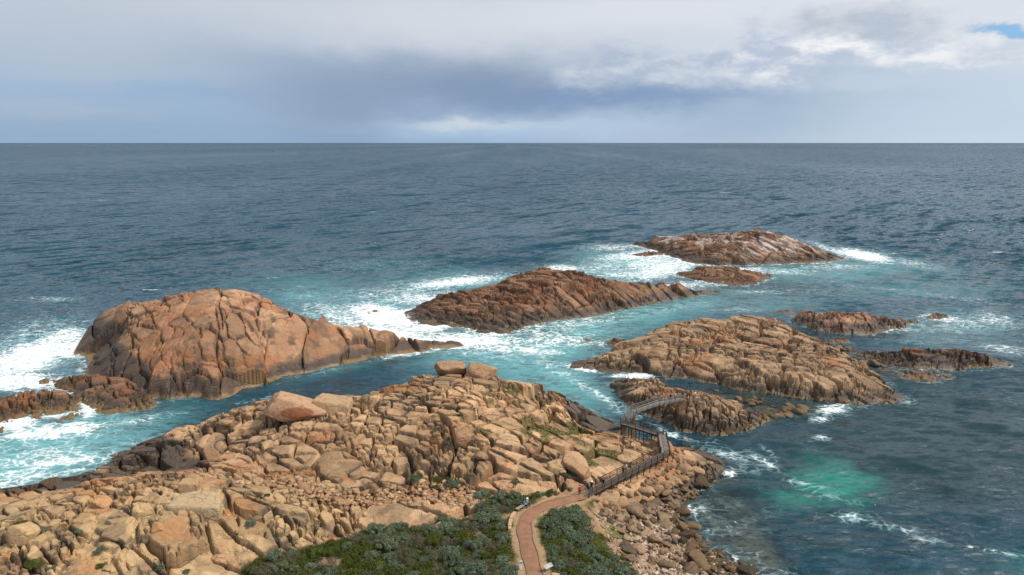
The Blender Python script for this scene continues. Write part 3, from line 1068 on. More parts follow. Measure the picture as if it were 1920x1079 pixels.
# yellower, paler granite in the near left outcrop
Cc = mix3(Cc, Cc * np.array([1.12, 1.18, 1.12]), sst(py, 880, 940) * sst(px, 700, 560))
nn = fbm(g.X, g.Y, 2.5, 901, 4)
DIRT = np.array([0.30, 0.165, 0.085])
soil_c = mix3(np.zeros(z.shape + (3,)) + np.array([0.10, 0.085, 0.035]), (0.055, 0.075, 0.018), sst(nn, 0.35, 0.6))
soil_c = mix3(soil_c, (0.27, 0.17, 0.095), sst(fbm(g.X, g.Y, 5, 905, 4), 0.60, 0.7))
Cc = mix3(Cc, soil_c, sst(HM['soil'], 0.35, 0.75))
Cc = mix3(Cc, DIRT * 1.0, sst(HM['gully'] + (nn - 0.5) * 0.8, 0.45, 0.85) * 0.75 * (1 - HM['soil']))
sand = mix3(np.zeros(z.shape + (3,)) + np.array([0.30, 0.205, 0.14]), (0.50, 0.40, 0.33), sst(fbm(g.X, g.Y, 6, 911, 4), 0.5, 0.62))
sand = mix3(sand, (0.10, 0.11, 0.03), sst(fbm(g.X, g.Y, 4, 915, 4), 0.55, 0.65) * sst(px, 1210, 1170))
sand = mix3(sand, (0.10, 0.06, 0.03), sst(z + (nn - 0.5) * 1.2, 1.4, 0.6))
Cc = mix3(Cc, mix3(np.zeros(z.shape + (3,)) + np.array([0.20, 0.135, 0.085]), sand, sst(py + (nn - 0.5) * 60, 955, 1000)), HM['beach'] * 0.9)
# green moss and low succulents in the joints of the rounded knoll
MOSS = np.zeros_like(z)
for (cx, cy, rx, ry) in [(1060, 815, 90, 45), (1000, 800, 50, 30), (1090, 865, 60, 25), (900, 745, 45, 18), (960, 735, 30, 14), (1140, 850, 50, 20), (840, 900, 50, 18), (905, 800, 30, 25)]:
    MOSS = np.maximum(MOSS, np.exp(-((px - cx) / rx) ** 2 - ((py - cy) / ry) ** 2))
e1 = LH['rs'][0][1]
MOSSM = sst(MOSS * 0.9 + (fbm(g.X, g.Y, 3.2, 931, 4) - 0.5) * 1.3 + np.exp(-e1 / 0.5) * 0.25, 0.74, 0.95)
Cc = mix3(Cc, mix3(np.zeros(z.shape + (3,)) + np.array([0.075, 0.09, 0.02]), (0.14, 0.13, 0.04), nn), MOSSM * 0.7)
# bare sandy shoulders beside the path
Cc = mix3(Cc, (0.33, 0.215, 0.125), sst(HM['pd'] + (nn - 0.5) * 2.0, 2.4, 1.5))
LH['col'] = Cc
LH['wet'] = LH['wet'] * (1 - HM['soil'])
headland = empty('headland')
tag(headland, 'jointed tan granite headland filling the foreground', None, None, 'structure')
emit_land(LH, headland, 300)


def ground(x, y):
    best = -9.0
    for gg, zz in LANDS:
        if gg.xs[0] < x < gg.xs[-1] and gg.ys[0] < y < gg.ys[-1]:
            best = max(best, float(gg.sample(zz, np.array([x]), np.array([y]))[0]))
    return best


ZT = np.arange(17.0, -4.0, -0.04)


def hit(px, py):
    """where the sight line of a photo pixel meets the headland"""
    o = unproj(px, py, 0.0)
    k = (CAM_H - ZT) / CAM_H
    X_, Y_ = o[0] * k, o[1] * k
    m = LH['g'].sample(LH['z'], X_, Y_) >= ZT
    i = int(np.argmax(m)) if m.any() else len(ZT) - 1
    return np.array([X_[i], Y_[i], ZT[i]])


# ------------------------------------------------------------------ shallow sea bed
BED = mat_rock()
BED.name = 'sea_bed_rock'
BEDS = []


def sea_bed(poly, zmid, seed, col, label):
    P = np.array(U(poly))
    g_ = Grid(P[:, 0].min() - 6, P[:, 0].max() + 6, P[:, 1].min() - 6, P[:, 1].max() + 6, 0.5)
    m = blur(inpoly(g_.X, g_.Y, [tuple(q) for q in P]).astype(float), 5)
    zz = -4.2 + m * (4.2 + zmid) + (fbm(g_.X, g_.Y, 5, seed, 4) - 0.5) * 1.1 + (fbm(g_.X, g_.Y, 1.4, seed + 3, 3) - 0.5) * 0.5
    zz = np.minimum(zz, -0.06)
    BEDS.append((g_, zz, m))
    ny_, nx_ = zz.shape
    ix = np.arange(nx_ * ny_).reshape(ny_, nx_)
    F_ = np.stack([ix[:-1, :-1], ix[:-1, 1:], ix[1:, 1:], ix[1:, :-1]], -1).reshape(-1, 4)
    n_ = fbm(g_.X, g_.Y, 3.5, seed + 9, 4)
    C_ = mix3(np.zeros(zz.shape + (3,)) + np.array(col), (0.10, 0.07, 0.035), sst(n_, 0.45, 0.6))
    o = mobj('seabed', np.stack([g_.X.ravel(), g_.Y.ravel(), zz.ravel()], 1), F_, BED, None, True, {'col': C_.reshape(-1, 3), 'wet': np.zeros(zz.size)})
    tag(o, label, None, None, 'structure')
    return g_, zz, o


BED1 = sea_bed([(1270, 712), (1340, 722), (1420, 738), (1500, 752), (1580, 762), (1540, 790), (1480, 785), (1440, 800), (1380, 775), (1310, 735)], -0.5, 11, (0.30, 0.25, 0.17), 'pale stony shallows between the broad tan island and the small boulder island')
BED2 = sea_bed([(1275, 925), (1330, 905), (1390, 905), (1430, 950), (1470, 1010), (1520, 1090), (1430, 1090), (1340, 1030), (1290, 985)], -0.75, 12, (0.24, 0.19, 0.12), 'stony shallows of the cove below the boardwalk')
BED3 = sea_bed([(1480, 600), (1520, 625), (1600, 650), (1680, 690), (1700, 720), (1660, 715), (1600, 680), (1540, 650), (1490, 620)], -0.5, 13, (0.32, 0.26, 0.18), 'pale shallows behind the broad tan island')


# ------------------------------------------------------------------ sea
def axis(lo, hi, step, far):
    a = list(np.arange(lo, hi + step * 0.5, step))
    left, right, d = [], [], step
    x = lo
    while x > far[0]:
        d *= 1.6
        x -= d
        left.append(max(x, far[0]))
    d, x = step, hi
    while x < far[1]:
        d *= 1.6
        x += d
        right.append(min(x, far[1]))
    return np.array(left[::-1] + a + right)


sx = axis(-230, 330, 1.0, (-70000, 70000))
sy = axis(70, 470, 1.0, (-3000, 70000))
SX, SY = np.meshgrid(sx, sy)
depth = np.full(SX.shape, 50.0)
dist = np.zeros(SX.shape)
landm = np.zeros(SX.shape)
for gg, zz in LANDS:
    ins = gg.inside(SX, SY)
    v = gg.sample(zz, SX[ins], SY[ins])
    d0 = depth[ins]
    depth[ins] = np.minimum(d0, -v)
bedm = np.zeros(SX.shape)
for gg, zz, mm in BEDS:
    ins = gg.inside(SX, SY)
    v = gg.sample(zz, SX[ins], SY[ins])
    d0 = depth[ins]
    depth[ins] = np.minimum(d0, -v)
    bedm[ins] = np.maximum(bedm[ins], gg.sample(mm, SX[ins], SY[ins]))
landm = (depth < 0.0).astype(float)
i0, i1 = np.searchsorted(sx, [-230, 330])
j0, j1 = np.searchsorted(sy, [70, 470])
near = np.zeros_like(SX)
sub = (slice(j0, j1), slice(i0, i1))
near[sub] = blur(landm[sub], 3)
near2 = np.zeros_like(SX)
near2[sub] = blur(landm[sub], 8)
spx, spy = proj(SX, SY, 0 * SX)
infr = (SY > 60)


def gauss(lst):
    out = np.zeros_like(SX)
    for (cx, cy, rx, ry, k, *rot) in lst:
        a = rad(rot[0]) if rot else 0.0
        dx, dy = spx - cx, spy - cy
        rx, ry = rx * 1.2, ry * 1.3
        u = dx * math.cos(a) + dy * math.sin(a)
        v = -dx * math.sin(a) + dy * math.cos(a)
        out = np.maximum(out, k * np.exp(-((u / rx) ** 2) - ((v / ry) ** 2)))
    return out * infr


# white water: (px, py, rx, ry, strength, tilt)
FOAM = gauss([
    (60, 670, 110, 28, 0.95, -18), (100, 640, 80, 18, 0.75, -15), (20, 715, 90, 20, 0.9), (120, 625, 60, 10, 0.6, -10), (100, 562, 70, 5, 0.45),
    (100, 810, 120, 14, 0.8, -5), (60, 860, 130, 26, 0.55, -12), (110, 868, 90, 12, 0.75, -8), (20, 895, 120, 16, 0.6, -8), (250, 790, 90, 8, 0.5, -10), (60, 750, 40, 10, 0.5), (165, 760, 14, 25, 0.8), (30, 800, 40, 12, 0.9),
    (640, 590, 90, 20, 0.55, 12), (720, 595, 75, 22, 0.95, 10), (780, 560, 90, 16, 0.6), (850, 530, 110, 10, 0.75, -6), (730, 625, 90, 14, 0.85, 8), (880, 640, 110, 14, 0.85, 4), (800, 615, 40, 12, 0.85), (950, 650, 90, 16, 0.6, 5),
    (600, 560, 120, 12, 0.3, 8), (700, 500, 200, 14, 0.22), (900, 520, 60, 8, 0.5),
    (1050, 507, 40, 9, 0.8), (1140, 500, 110, 14, 0.5, -8), (1200, 480, 90, 10, 0.72, -4), (1150, 465, 60, 7, 0.55), (1240, 505, 80, 18, 0.75, -12), (1180, 515, 80, 8, 0.6), (1380, 506, 110, 5, 0.6), (1290, 535, 60, 8, 0.6), (1420, 548, 60, 5, 0.45),
    (1620, 480, 60, 9, 0.9, 10), (1570, 472, 60, 6, 0.6, 18), (1700, 492, 80, 8, 0.45, 10), (1560, 500, 90, 7, 0.45), (1640, 540, 130, 5, 0.28, 5), (1800, 560, 120, 4, 0.35, 6), (1500, 545, 120, 8, 0.25),
    (1080, 610, 130, 14, 0.5, -10), (1030, 640, 100, 18, 0.6, -4), (1250, 580, 110, 8, 0.35, -10), (1390, 582, 50, 5, 0.4), (1040, 690, 60, 14, 0.45, 25), (1010, 660, 60, 10, 0.6),
    (1120, 740, 60, 7, 0.55, 30), (1095, 725, 40, 8, 0.5, 25), (1150, 765, 40, 6, 0.4, 35), (1190, 790, 14, 6, 0.4, 35), (1270, 818, 50, 4, 0.6, 14), (1230, 802, 30, 4, 0.5, 22),
    (1190, 705, 50, 4, 0.75), (1090, 692, 30, 5, 0.6, 12),
    (1560, 768, 40, 9, 0.75, -5), (1540, 785, 25, 8, 0.5), (1540, 822, 16, 6, 0.6), (1700, 755, 25, 6, 0.4), (1860, 600, 60, 16, 0.5, 8), (1780, 600, 60, 10, 0.55, 5), (1750, 640, 90, 10, 0.25), (1880, 655, 50, 8, 0.5, 8), (1700, 620, 50, 8, 0.4),
    (1430, 865, 35, 8, 0.55, 30), (1360, 850, 60, 12, 0.45, 18), (1445, 850, 22, 4, 0.5, 40), (1400, 880, 40, 8, 0.4, 10), (1390, 880, 20, 6, 0.5),
    (1510, 910, 50, 7, 0.50, 12), (1560, 935, 50, 6, 0.48, 14), (1600, 972, 35, 9, 0.55, 8), (1680, 990, 70, 6, 0.52, 12), (1740, 1010, 28, 5, 0.55, 10), (1830, 1025, 30, 4, 0.5, 15), (1880, 1035, 60, 6, 0.55, 8),
    (1300, 915, 30, 6, 0.7), (1370, 890, 16, 8, 0.7), (1330, 960, 50, 20, 0.40), (1370, 990, 50, 20, 0.36), (1400, 1040, 50, 16, 0.38), (1440, 1075, 60, 12, 0.34), (1430, 960, 30, 8, 0.25),
    (770, 660, 60, 7, 0.6, -10), (600, 700, 90, 5, 0.18, -12), (500, 745, 60, 4, 0.35, -12),
    (670, 605, 110, 26, 0.62, 10), (820, 640, 130, 14, 0.7, 4), (930, 645, 110, 26, 0.62, 4), (1010, 620, 120, 18, 0.5, -8), (1120, 600, 120, 12, 0.42, -10), (740, 545, 150, 14, 0.45, -8), (1220, 492, 80, 22, 0.62, -8), (1330, 515, 90, 10, 0.5), (1450, 510, 110, 7, 0.5), (60, 640, 120, 40, 0.45, -15), (80, 850, 160, 34, 0.45, -10), (1800, 610, 110, 16, 0.42), (1720, 680, 80, 14, 0.35)])
# strip of wash against every rock, stronger on the open ocean side
wash = sst(near, 0.02, 0.35) * 0.52
wash *= np.clip(0.5 + 0.7 * (fbm(SX, SY, 18, 77, 3)), 0, 1.1)
calm = gauss([(1500, 820, 420, 110, 1.0), (450, 735, 230, 40, 0.9, -14), (1450, 720, 200, 40, 0.9), (1300, 950, 120, 90, 0.35), (1150, 590, 180, 18, 0.7, -10)])
wash *= 1 - 0.75 * np.clip(calm, 0, 1)
foam = np.clip(FOAM * 1.04 + 0.4 * wash, 0, 0.88)
foam = np.maximum(foam, wash)
foam[depth < -1] = 0

# water body colour: deep blue-green, milky turquoise where air is beaten in, emerald over sand
deep = np.array([0.007, 0.047, 0.076])
aqua = gauss([(700, 590, 210, 50, 0.75, 8), (950, 650, 170, 45, 0.95), (1080, 610, 230, 40, 0.9, -10), (980, 680, 120, 40, 1.0, 12), (1060, 720, 90, 40, 0.8, 30),
              (1200, 500, 160, 28, 0.8, -8), (850, 530, 160, 22, 0.6), (80, 850, 230, 60, 1.0, -12), (60, 680, 150, 50, 0.5, -15), (250, 800, 130, 25, 0.6, -14), (620, 545, 160, 30, 0.45, 10),
              (1560, 510, 230, 26, 0.6), (1700, 545, 200, 22, 0.45), (1420, 570, 120, 20, 0.5), (1800, 615, 140, 40, 0.42), (1300, 570, 150, 20, 0.6, -8), (640, 690, 150, 14, 0.35, -14), (1150, 480, 90, 16, 0.5), (700, 495, 180, 22, 0.25)])
aqua = np.clip(aqua * (0.7 + 0.6 * fbm(SX, SY, 22, 55, 4)), 0, 1)
em = gauss([(1560, 905, 80, 36, 1.15, 8), (1490, 930, 80, 28, 0.75, 6), (1620, 920, 40, 26, 0.4), (1905, 1065, 60, 30, 0.6), (1500, 1000, 90, 26, 0.22), (1440, 960, 60, 26, 0.3)])
em = np.clip(em + 0.9 * (fbm(SX, SY, 5, 58, 5, 0.65) - 0.5) * sst(em, 0.0, 0.5), 0, 1)
grey = gauss([(1700, 850, 420, 160, 1.0)])
B = np.zeros(SX.shape + (3,)) + deep
B = mix3(B, (0.012, 0.034, 0.043), np.clip(grey, 0, 1))
B = B * (0.8 + 0.4 * fbm(SX, SY, 60, 61, 3))[..., None]
B = mix3(B, (0.010, 0.052, 0.096), sst(SY, 350, 2200) * 0.8)
B = mix3(B, (0.095, 0.27, 0.295), sst(aqua, 0.03, 0.95))
B = mix3(B, (0.010, 0.165, 0.135), sst(em, 0.15, 1.1))
shallow = gauss([(1330, 960, 120, 90, 1.0), (1390, 1050, 130, 60, 1.0), (1430, 740, 190, 40, 0.9), (1600, 680, 130, 30, 0.7), (1480, 610, 60, 30, 0.7)])
opq = 1 - np.exp(-np.clip(depth, 0, 50) / 2.0) * 0.95
opq = 1 - (1 - opq) * np.clip(np.maximum(shallow, bedm) * 1.3, 0.25, 1)
# waves with real height; they die out towards shallow rock
wv = np.zeros_like(SX)
for k in range(26):
    lam = 4.5 * 1.12 ** k
    if lam > 60:
        break
    th = rad(-106 + RNG.normal(0, 17))
    ph = RNG.uniform(0, 6.28)
    arg = (SX * math.cos(th) + SY * math.sin(th)) * 2 * math.pi / lam + ph + 2.5 * fbm(SX, SY, lam * 3, 300 + k, 2)
    s_ = np.sin(arg)
    wv += ((1 - np.abs(s_)) - 0.36) * 0.022 * lam ** 0.55
edge = np.minimum.reduce([sst(SX, -230, -200), sst(SX, 330, 300), sst(SY, 470, 430), sst(SY, 70, 90)])
shelter = 1 - 0.75 * gauss([(600, 700, 330, 40, 1.0, -14), (1300, 970, 200, 110, 0.8), (1500, 700, 300, 70, 0.8)])
SZ = wv * edge * shelter * np.clip(1 - near2 * 1.2, 0.25, 1) * 1.0
SZ += foam * 0.9 * (fbm(SX, SY, 3.0, 402, 4) - 0.35) * edge
openw = sst(near2, 0.05, 0.0) * sst(SY, 190, 330)
chop = 0.45 + 1.1 * fbm(SX, SY, 130, 66, 4)
chop = chop * (1 - 0.45 * np.clip(calm, 0, 1))
ny, nx = SX.shape
idx = np.arange(nx * ny).reshape(ny, nx)
buried = blur((depth < -0.8).astype(float), 1) > 0.99
kq = ~buried[:-1, :-1]
F = np.stack([idx[:-1, :-1][kq], idx[:-1, 1:][kq], idx[1:, 1:][kq], idx[1:, :-1][kq]], 1)
u, iv = np.unique(F, return_inverse=True)
Vs = np.stack([SX.ravel(), SY.ravel(), SZ.ravel()], 1)[u]
sea = mobj('sea', Vs, iv.reshape(F.shape), WATER, None, True,
           {'foam': foam.ravel()[u], 'opaque': opq.ravel()[u], 'chop': chop.ravel()[u], 'open': openw.ravel()[u], 'body': B.reshape(-1, 3)[u]})
tag(sea, 'blue-green ocean with white surf around the rocks', None, None, 'structure')


# ------------------------------------------------------------------ loose boulders and stones
def ico(sub):
    import bmesh
    bm = bmesh.new()
    bmesh.ops.create_icosphere(bm, subdivisions=sub, radius=1.0)
    V = np.array([v.co[:] for v in bm.verts])
    F = np.array([[v.index for v in f.verts] for f in bm.faces])
    bm.free()
    return V, F


ICO = {k: ico(k) for k in (1, 2, 3, 4)}


def rock_mesh(name, seed, sub=3, planes=10, round_=0.0, noise=0.06, boxy=0.6, cuts=(), mat=None):
    r = np.random.default_rng(seed)
    V, F = ICO[sub]
    V = V.copy()
    for n, d in cuts:
        n = np.array(n, float)
        n /= np.linalg.norm(n)
        V = V - n[None, :] * (np.clip(V @ n - d, 0, None) * 0.97)[:, None]
    for k in range(planes):
        if r.random() < boxy:
            n = np.zeros(3)
            n[r.integers(0, 3)] = r.choice([-1, 1])
            n = n + r.normal(0, 0.16, 3)
        else:
            n = r.normal(0, 1, 3)
        n /= np.linalg.norm(n)
        d = r.uniform(0.52, 0.82)
        ex = np.clip(V @ n - d, 0, None)
        V = V - n[None, :] * (ex * (0.97 - round_))[:, None]
    n1 = fbm(V[:, 0] * 2 + V[:, 2] * 1.3 + seed, V[:, 1] * 2 - V[:, 2] * 1.7, 1.0, seed, 4) - 0.5
    V = V * (1 + n1 * noise * 2.4)[:, None]
    lo, hi = V.min(0), V.max(0)
    V = (V - (lo + hi) / 2) / (hi - lo)          # unit box
    return np_mesh(name, V, F, mat or STONE, True)


BIG = [rock_mesh('boulder', 500 + k, 4, 13, 0.03, 0.09, 0.45) for k in range(6)]
BOX = [((1, 0.1, 0.05), 0.6), ((-1, 0.12, 0.1), 0.62), ((0.1, 1, 0), 0.55), ((-0.08, -1, 0.25), 0.5), ((0.06, -0.1, 1), 0.42), ((0, 0.1, -1), 0.45)]
for k_ in (1, 4, 5):
    BIG[k_] = rock_mesh('boulder', 570 + k_, 4, 4, 0.03, 0.07, 0.2, cuts=BOX)
MED = [rock_mesh('boulder', 600 + k, 3, 12, 0.03, 0.07, 0.5) for k in range(10)]
SMALL = [rock_mesh('stone', 700 + k, 3, 14, 0.02, 0.08, 0.35) for k in range(10)]


def mat_scar():
    m, nt = new_mat('scarred_stone')
    pos = nt.n('ShaderNodeNewGeometry').outputs['Position']
    ob = nt.n('ShaderNodeTexCoord').outputs['Object']
    sp = nt.n('ShaderNodeSeparateXYZ')
    n1 = nt.noise(pos, 1.2, 6, 0.65)
    nt.put(sp.inputs[0], ob)
    dx = nt.m('MULTIPLY', nt.m('SUBTRACT', sp.outputs[0], 0.06), 4.0)
    dz = nt.m('MULTIPLY', nt.m('SUBTRACT', sp.outputs[2], 0.08), 7.0)
    dz = nt.m('ADD', dz, nt.m('MULTIPLY', dx, 0.1))
    r2 = nt.m('ADD', nt.m('MULTIPLY', dx, dx), nt.m('MULTIPLY', dz, dz))
    k = nt.m('MULTIPLY', nt.ss(nt.m('ADD', r2, nt.m('MULTIPLY', n1, 1.4)), 1.75, 1.4), nt.ss(sp.outputs[1], -0.1, -0.2))
    c = nt.mix(nt.ss(n1, 0.4, 0.65), (0.42, 0.265, 0.16), (0.33, 0.19, 0.11))
    c = nt.mix(nt.m('MULTIPLY', k, 0.9), c, (0.24, 0.085, 0.04))
    finish(nt, principled(nt, c, 0.85, 0.25, relief(nt, pos, n1, nt.noise(pos, 7.0, 4, 0.7))))
    return m


WEDGE = rock_mesh('boulder', 551, 4, 7, 0.03, 0.08, 0.3, cuts=[((0.55, 0, 0.83), 0.22), ((-0.9, -0.1, 0.35), 0.6), ((0.1, -0.95, 0.35), 0.45), ((0, 0.9, 0.4), 0.5), ((0.2, -0.6, -0.7), 0.55), ((-0.5, -0.3, -0.8), 0.6)], mat=mat_scar())


def land_tint(x, y):
    g_ = LH['g']
    i = int(np.clip((x - g_.x0) / g_.res, 0, len(g_.xs) - 1))
    j = int(np.clip((y - g_.y0) / g_.res, 0, len(g_.ys) - 1))
    return LH['col'][j, i]


def put_rock(me, name, loc, dims, rot, col, parent=None):
    o = bpy.data.objects.new(name, me)
    link(o, parent)
    o.location = loc
    o.scale = dims
    o.rotation_euler = rot
    o.color = (*[float(c) for c in col], 1)
    return o


# the boulders one can point at: (px, py of the base, width, depth, height in metres, yaw, pitch, roll, mesh, tint, label)
HERO = [
    (556, 788, 13.0, 7.5, 7.8, 6, 0, 0, 0, (0.40, 0.24, 0.14), 'huge wedge boulder perched on the crest above the canal, rust-red scar facing us'),
    (626, 772, 8.0, 5.5, 3.2, -8, 0, 4, 1, (0.41, 0.275, 0.16), 'smooth low boulder leaning against the right side of the huge wedge boulder'),
    (846, 703, 7.0, 5.2, 4.4, 10, 0, 0, 2, (0.36, 0.225, 0.13), 'left of two big boulders crowning the top of the headland'),
    (902, 710, 5.8, 4.6, 4.4, -20, 0, 12, 3, (0.38, 0.235, 0.135), 'right of two big boulders crowning the top of the headland'),
    (372, 962, 7.6, 4.6, 3.6, 4, 6, 0, 4, (0.42, 0.31, 0.185), 'big square block capping the near cliff, split by a stained seam'),
    (357, 925, 2.9, 2.4, 2.2, 6, 0, 0, 1, (0.40, 0.26, 0.14), 'small cube-like block sitting behind the big square capping block'),
    (1043, 889, 3.4, 2.8, 2.8, 10, 0, 0, 3, (0.42, 0.28, 0.155), 'round golden boulder sitting on a ledge above the bench'),
    (1055, 894, 1.3, 1.2, 1.2, 0, 0, 0, 2, (0.42, 0.30, 0.19), 'small pale round stone beside the round golden boulder'),
    (1080, 894, 5.8, 4.6, 4.0, -35, 0, 20, 2, (0.42, 0.265, 0.15), 'large smooth sloping boulder right of the round golden boulder'),
    (868, 838, 3.6, 3.4, 4.2, 15, 0, 0, 3, (0.36, 0.215, 0.12), 'upright egg-shaped boulder in the middle of the headland'),
    (1365, 953, 2.2, 1.6, 1.5, 20, 0, 10, 4, (0.20, 0.13, 0.08), 'lone dark boulder standing in the clear water of the cove'),
    (1140, 948, 3.4, 2.6, 2.6, -20, 0, 0, 5, (0.36, 0.24, 0.14), 'tall orange-tan boulder just below the boardwalk'),
]
for (bx, by, wd, dp, ht, yaw, pit, rol, mi, tint, lab) in HERO:
    p = hit(bx, by) if bx != 1365 else unproj(bx, by, -0.5)
    if bx in (846, 902):
        p = unproj(bx, by + 2, 13.9)
        p[2] = max(13.0, ground(p[0], p[1]))
    d = p[:2] / np.linalg.norm(p[:2])
    c = p[:2] + d * dp * 0.35
    zb = max(float(LH['g'].sample(LH['z'], c[0], c[1])), p[2] - 0.6)
    o = put_rock(WEDGE if bx == 556 else BIG[mi], 'boulder', (c[0], c[1], min(zb, p[2] + 0.6) + ht * (0.05 if mi in (4, 5) and by > 900 else 0.21)), (wd, dp, ht), (rad(pit), rad(rol), rad(yaw)), tint)
    tag(o, lab, 'boulder')

# blocks lying on the bedrock of the headland
PXG, PYG = proj(LH['g'].X, LH['g'].Y, LH['z'])
ROCKY = [(0, 935), (170, 890), (230, 860), (340, 810), (480, 765), (640, 750), (760, 725), (860, 715), (960, 720), (1060, 755), (1120, 800), (1230, 850), (1330, 870), (1260, 920), (1150, 940), (1080, 915), (960, 915), (890, 950), (700, 975), (600, 1005), (480, 1030), (420, 1070), (0, 1075)]
hero_xy = [hit(h[0], h[1])[:2] for h in HERO]
placed = []
rr = random.Random(21)
tries = 0
while len(placed) < 60 and tries < 6000:
    tries += 1
    a, b = rr.uniform(0, 1370), rr.uniform(700, 1078)
    if not inpoly(np.array([a]), np.array([b]), ROCKY)[0]:
        continue
    p = hit(a, b)
    if p[2] < 0.5:
        continue
    s = min(3.4, 0.75 * math.exp(rr.gauss(0.25, 0.55)))
    if polydist(np.array([p[0]]), np.array([p[1]]), WALK)[0][0] < 1.3 + s * 0.6:
        continue
    if polydist(np.array([p[0]]), np.array([p[1]]), PATH)[0][0] < 2.2 + s * 0.6:
        continue
    if any(math.hypot(p[0] - q[0], p[1] - q[1]) < (s + q[2]) * 0.5 for q in placed):
        continue
    if any(math.hypot(p[0] - q[0], p[1] - q[1]) < 3 + s for q in hero_xy):
        continue
    placed.append((p[0], p[1], s))
    zz = float(LH['g'].sample(LH['z'], p[0], p[1]))
    h = s * rr.uniform(0.55, 0.95)
    t = land_tint(p[0], p[1]) * rr.uniform(0.85, 1.2)
    put_rock(rr.choice(MED), 'boulder', (p[0], p[1], zz + h * 0.12), (s * rr.uniform(1.0, 1.8), s * rr.uniform(0.8, 1.2), h),
             (rr.uniform(-0.25, 0.25), rr.uniform(-0.25, 0.25), rr.uniform(-0.9, 0.3)), np.clip(t, 0.02, 0.55), headland)

# big broken blocks under and below the boardwalk
BELOW = [(1115, 940), (1180, 905), (1235, 878), (1262, 858), (1330, 872), (1280, 905), (1240, 935), (1160, 958)]
blk = []
tries = 0
while len(blk) < 60 and tries < 3000:
    tries += 1
    a, b = rr.uniform(1110, 1335), rr.uniform(855, 960)
    if not inpoly(np.array([a]), np.array([b]), BELOW)[0]:
        continue
    p = hit(a, b)
    s = rr.uniform(0.8, 2.1)
    if p[2] < 0.3 or polydist(np.array([p[0]]), np.array([p[1]]), WALK)[0][0] < 0.9 + s * 0.55:
        continue
    if any(math.hypot(p[0] - q[0], p[1] - q[1]) < (s + q[2]) * 0.45 for q in blk):
        continue
    blk.append((p[0], p[1], s))
    h = s * rr.uniform(0.6, 1.0)
    t = np.array([0.36, 0.23, 0.13]) * rr.uniform(0.55, 1.15)
    put_rock(rr.choice(MED), 'boulder', (p[0], p[1], p[2] + h * 0.15), (s * rr.uniform(1.0, 1.7), s * rr.uniform(0.8, 1.2), h),
             (rr.uniform(-0.4, 0.4), rr.uniform(-0.4, 0.4), rr.uniform(-1.2, 0.6)), t, headland)

# stones of the cove: on the beach, along its edge and standing in the shallows
COVE = [(1120, 955), (1160, 945), (1220, 915), (1285, 905), (1335, 905), (1310, 940), (1380, 930), (1440, 1000), (1460, 1078), (1200, 1078), (1150, 1020)]
stones = []
tries = 0
while len(stones) < 300 and tries < 8000:
    tries += 1
    a, b = rr.uniform(1115, 1465), rr.uniform(900, 1085)
    if not inpoly(np.array([a]), np.array([b]), COVE)[0]:
        continue
    p = hit(a, b)
    zz = float(LH['g'].sample(LH['z'], p[0], p[1]))
    edge_ = math.exp(-((zz - 0.7) / 1.2) ** 2)
    if rr.random() > 0.25 + edge_:
        continue
    if zz < -0.9 and rr.random() < 0.6:
        continue
    s = 0.42 * math.exp(rr.gauss(0.35, 0.75)) * (1 + 0.6 * edge_) * (1.35 if b < 985 else 1.0)
    s = max(0.3, min(s, 2.4))
    if any(math.hypot(p[0] - q[0], p[1] - q[1]) < (s + q[2]) * 0.42 for q in stones):
        continue
    stones.append((p[0], p[1], s))
    k = rr.random()
    t = np.array([0.17, 0.112, 0.06]) if zz < 1.2 else np.array([0.29, 0.20, 0.125])
    if k < 0.25:
        t = np.array([0.11, 0.085, 0.06])
    t = t * rr.uniform(0.4, 1.05)
    put_rock(rr.choice(SMALL), 'stone', (p[0], p[1], zz + s * 0.15), (s * rr.uniform(1, 1.7), s * rr.uniform(0.8, 1.2), s * rr.uniform(0.5, 0.9)),
             (rr.uniform(-0.3, 0.3), rr.uniform(-0.3, 0.3), rr.uniform(0, 3)), t, headland)


for (gb, zb_, ob), n_, pz in ((BED1, 80, 0.8), (BED3, 120, 0.85)):
    c_ = 0
    while c_ < n_:
        x_, y_ = rr.uniform(gb.xs[0], gb.xs[-1]), rr.uniform(gb.ys[0], gb.ys[-1])
        zz = float(gb.sample(zb_, x_, y_))
        if zz < -1.0:
            continue
        c_ += 1
        s = 0.5 * math.exp(rr.gauss(0.35, 0.5)) * pz * 1.5
        t = np.array([0.15, 0.10, 0.055]) * rr.uniform(0.6, 1.3)
        put_rock(rr.choice(SMALL), 'stone', (x_, y_, zz + s * 0.2), (s * rr.uniform(1, 1.9), s * rr.uniform(0.8, 1.2), s * rr.uniform(0.5, 0.9)), (rr.uniform(-0.3, 0.3), rr.uniform(-0.3, 0.3), rr.uniform(0, 3)), t, ob)


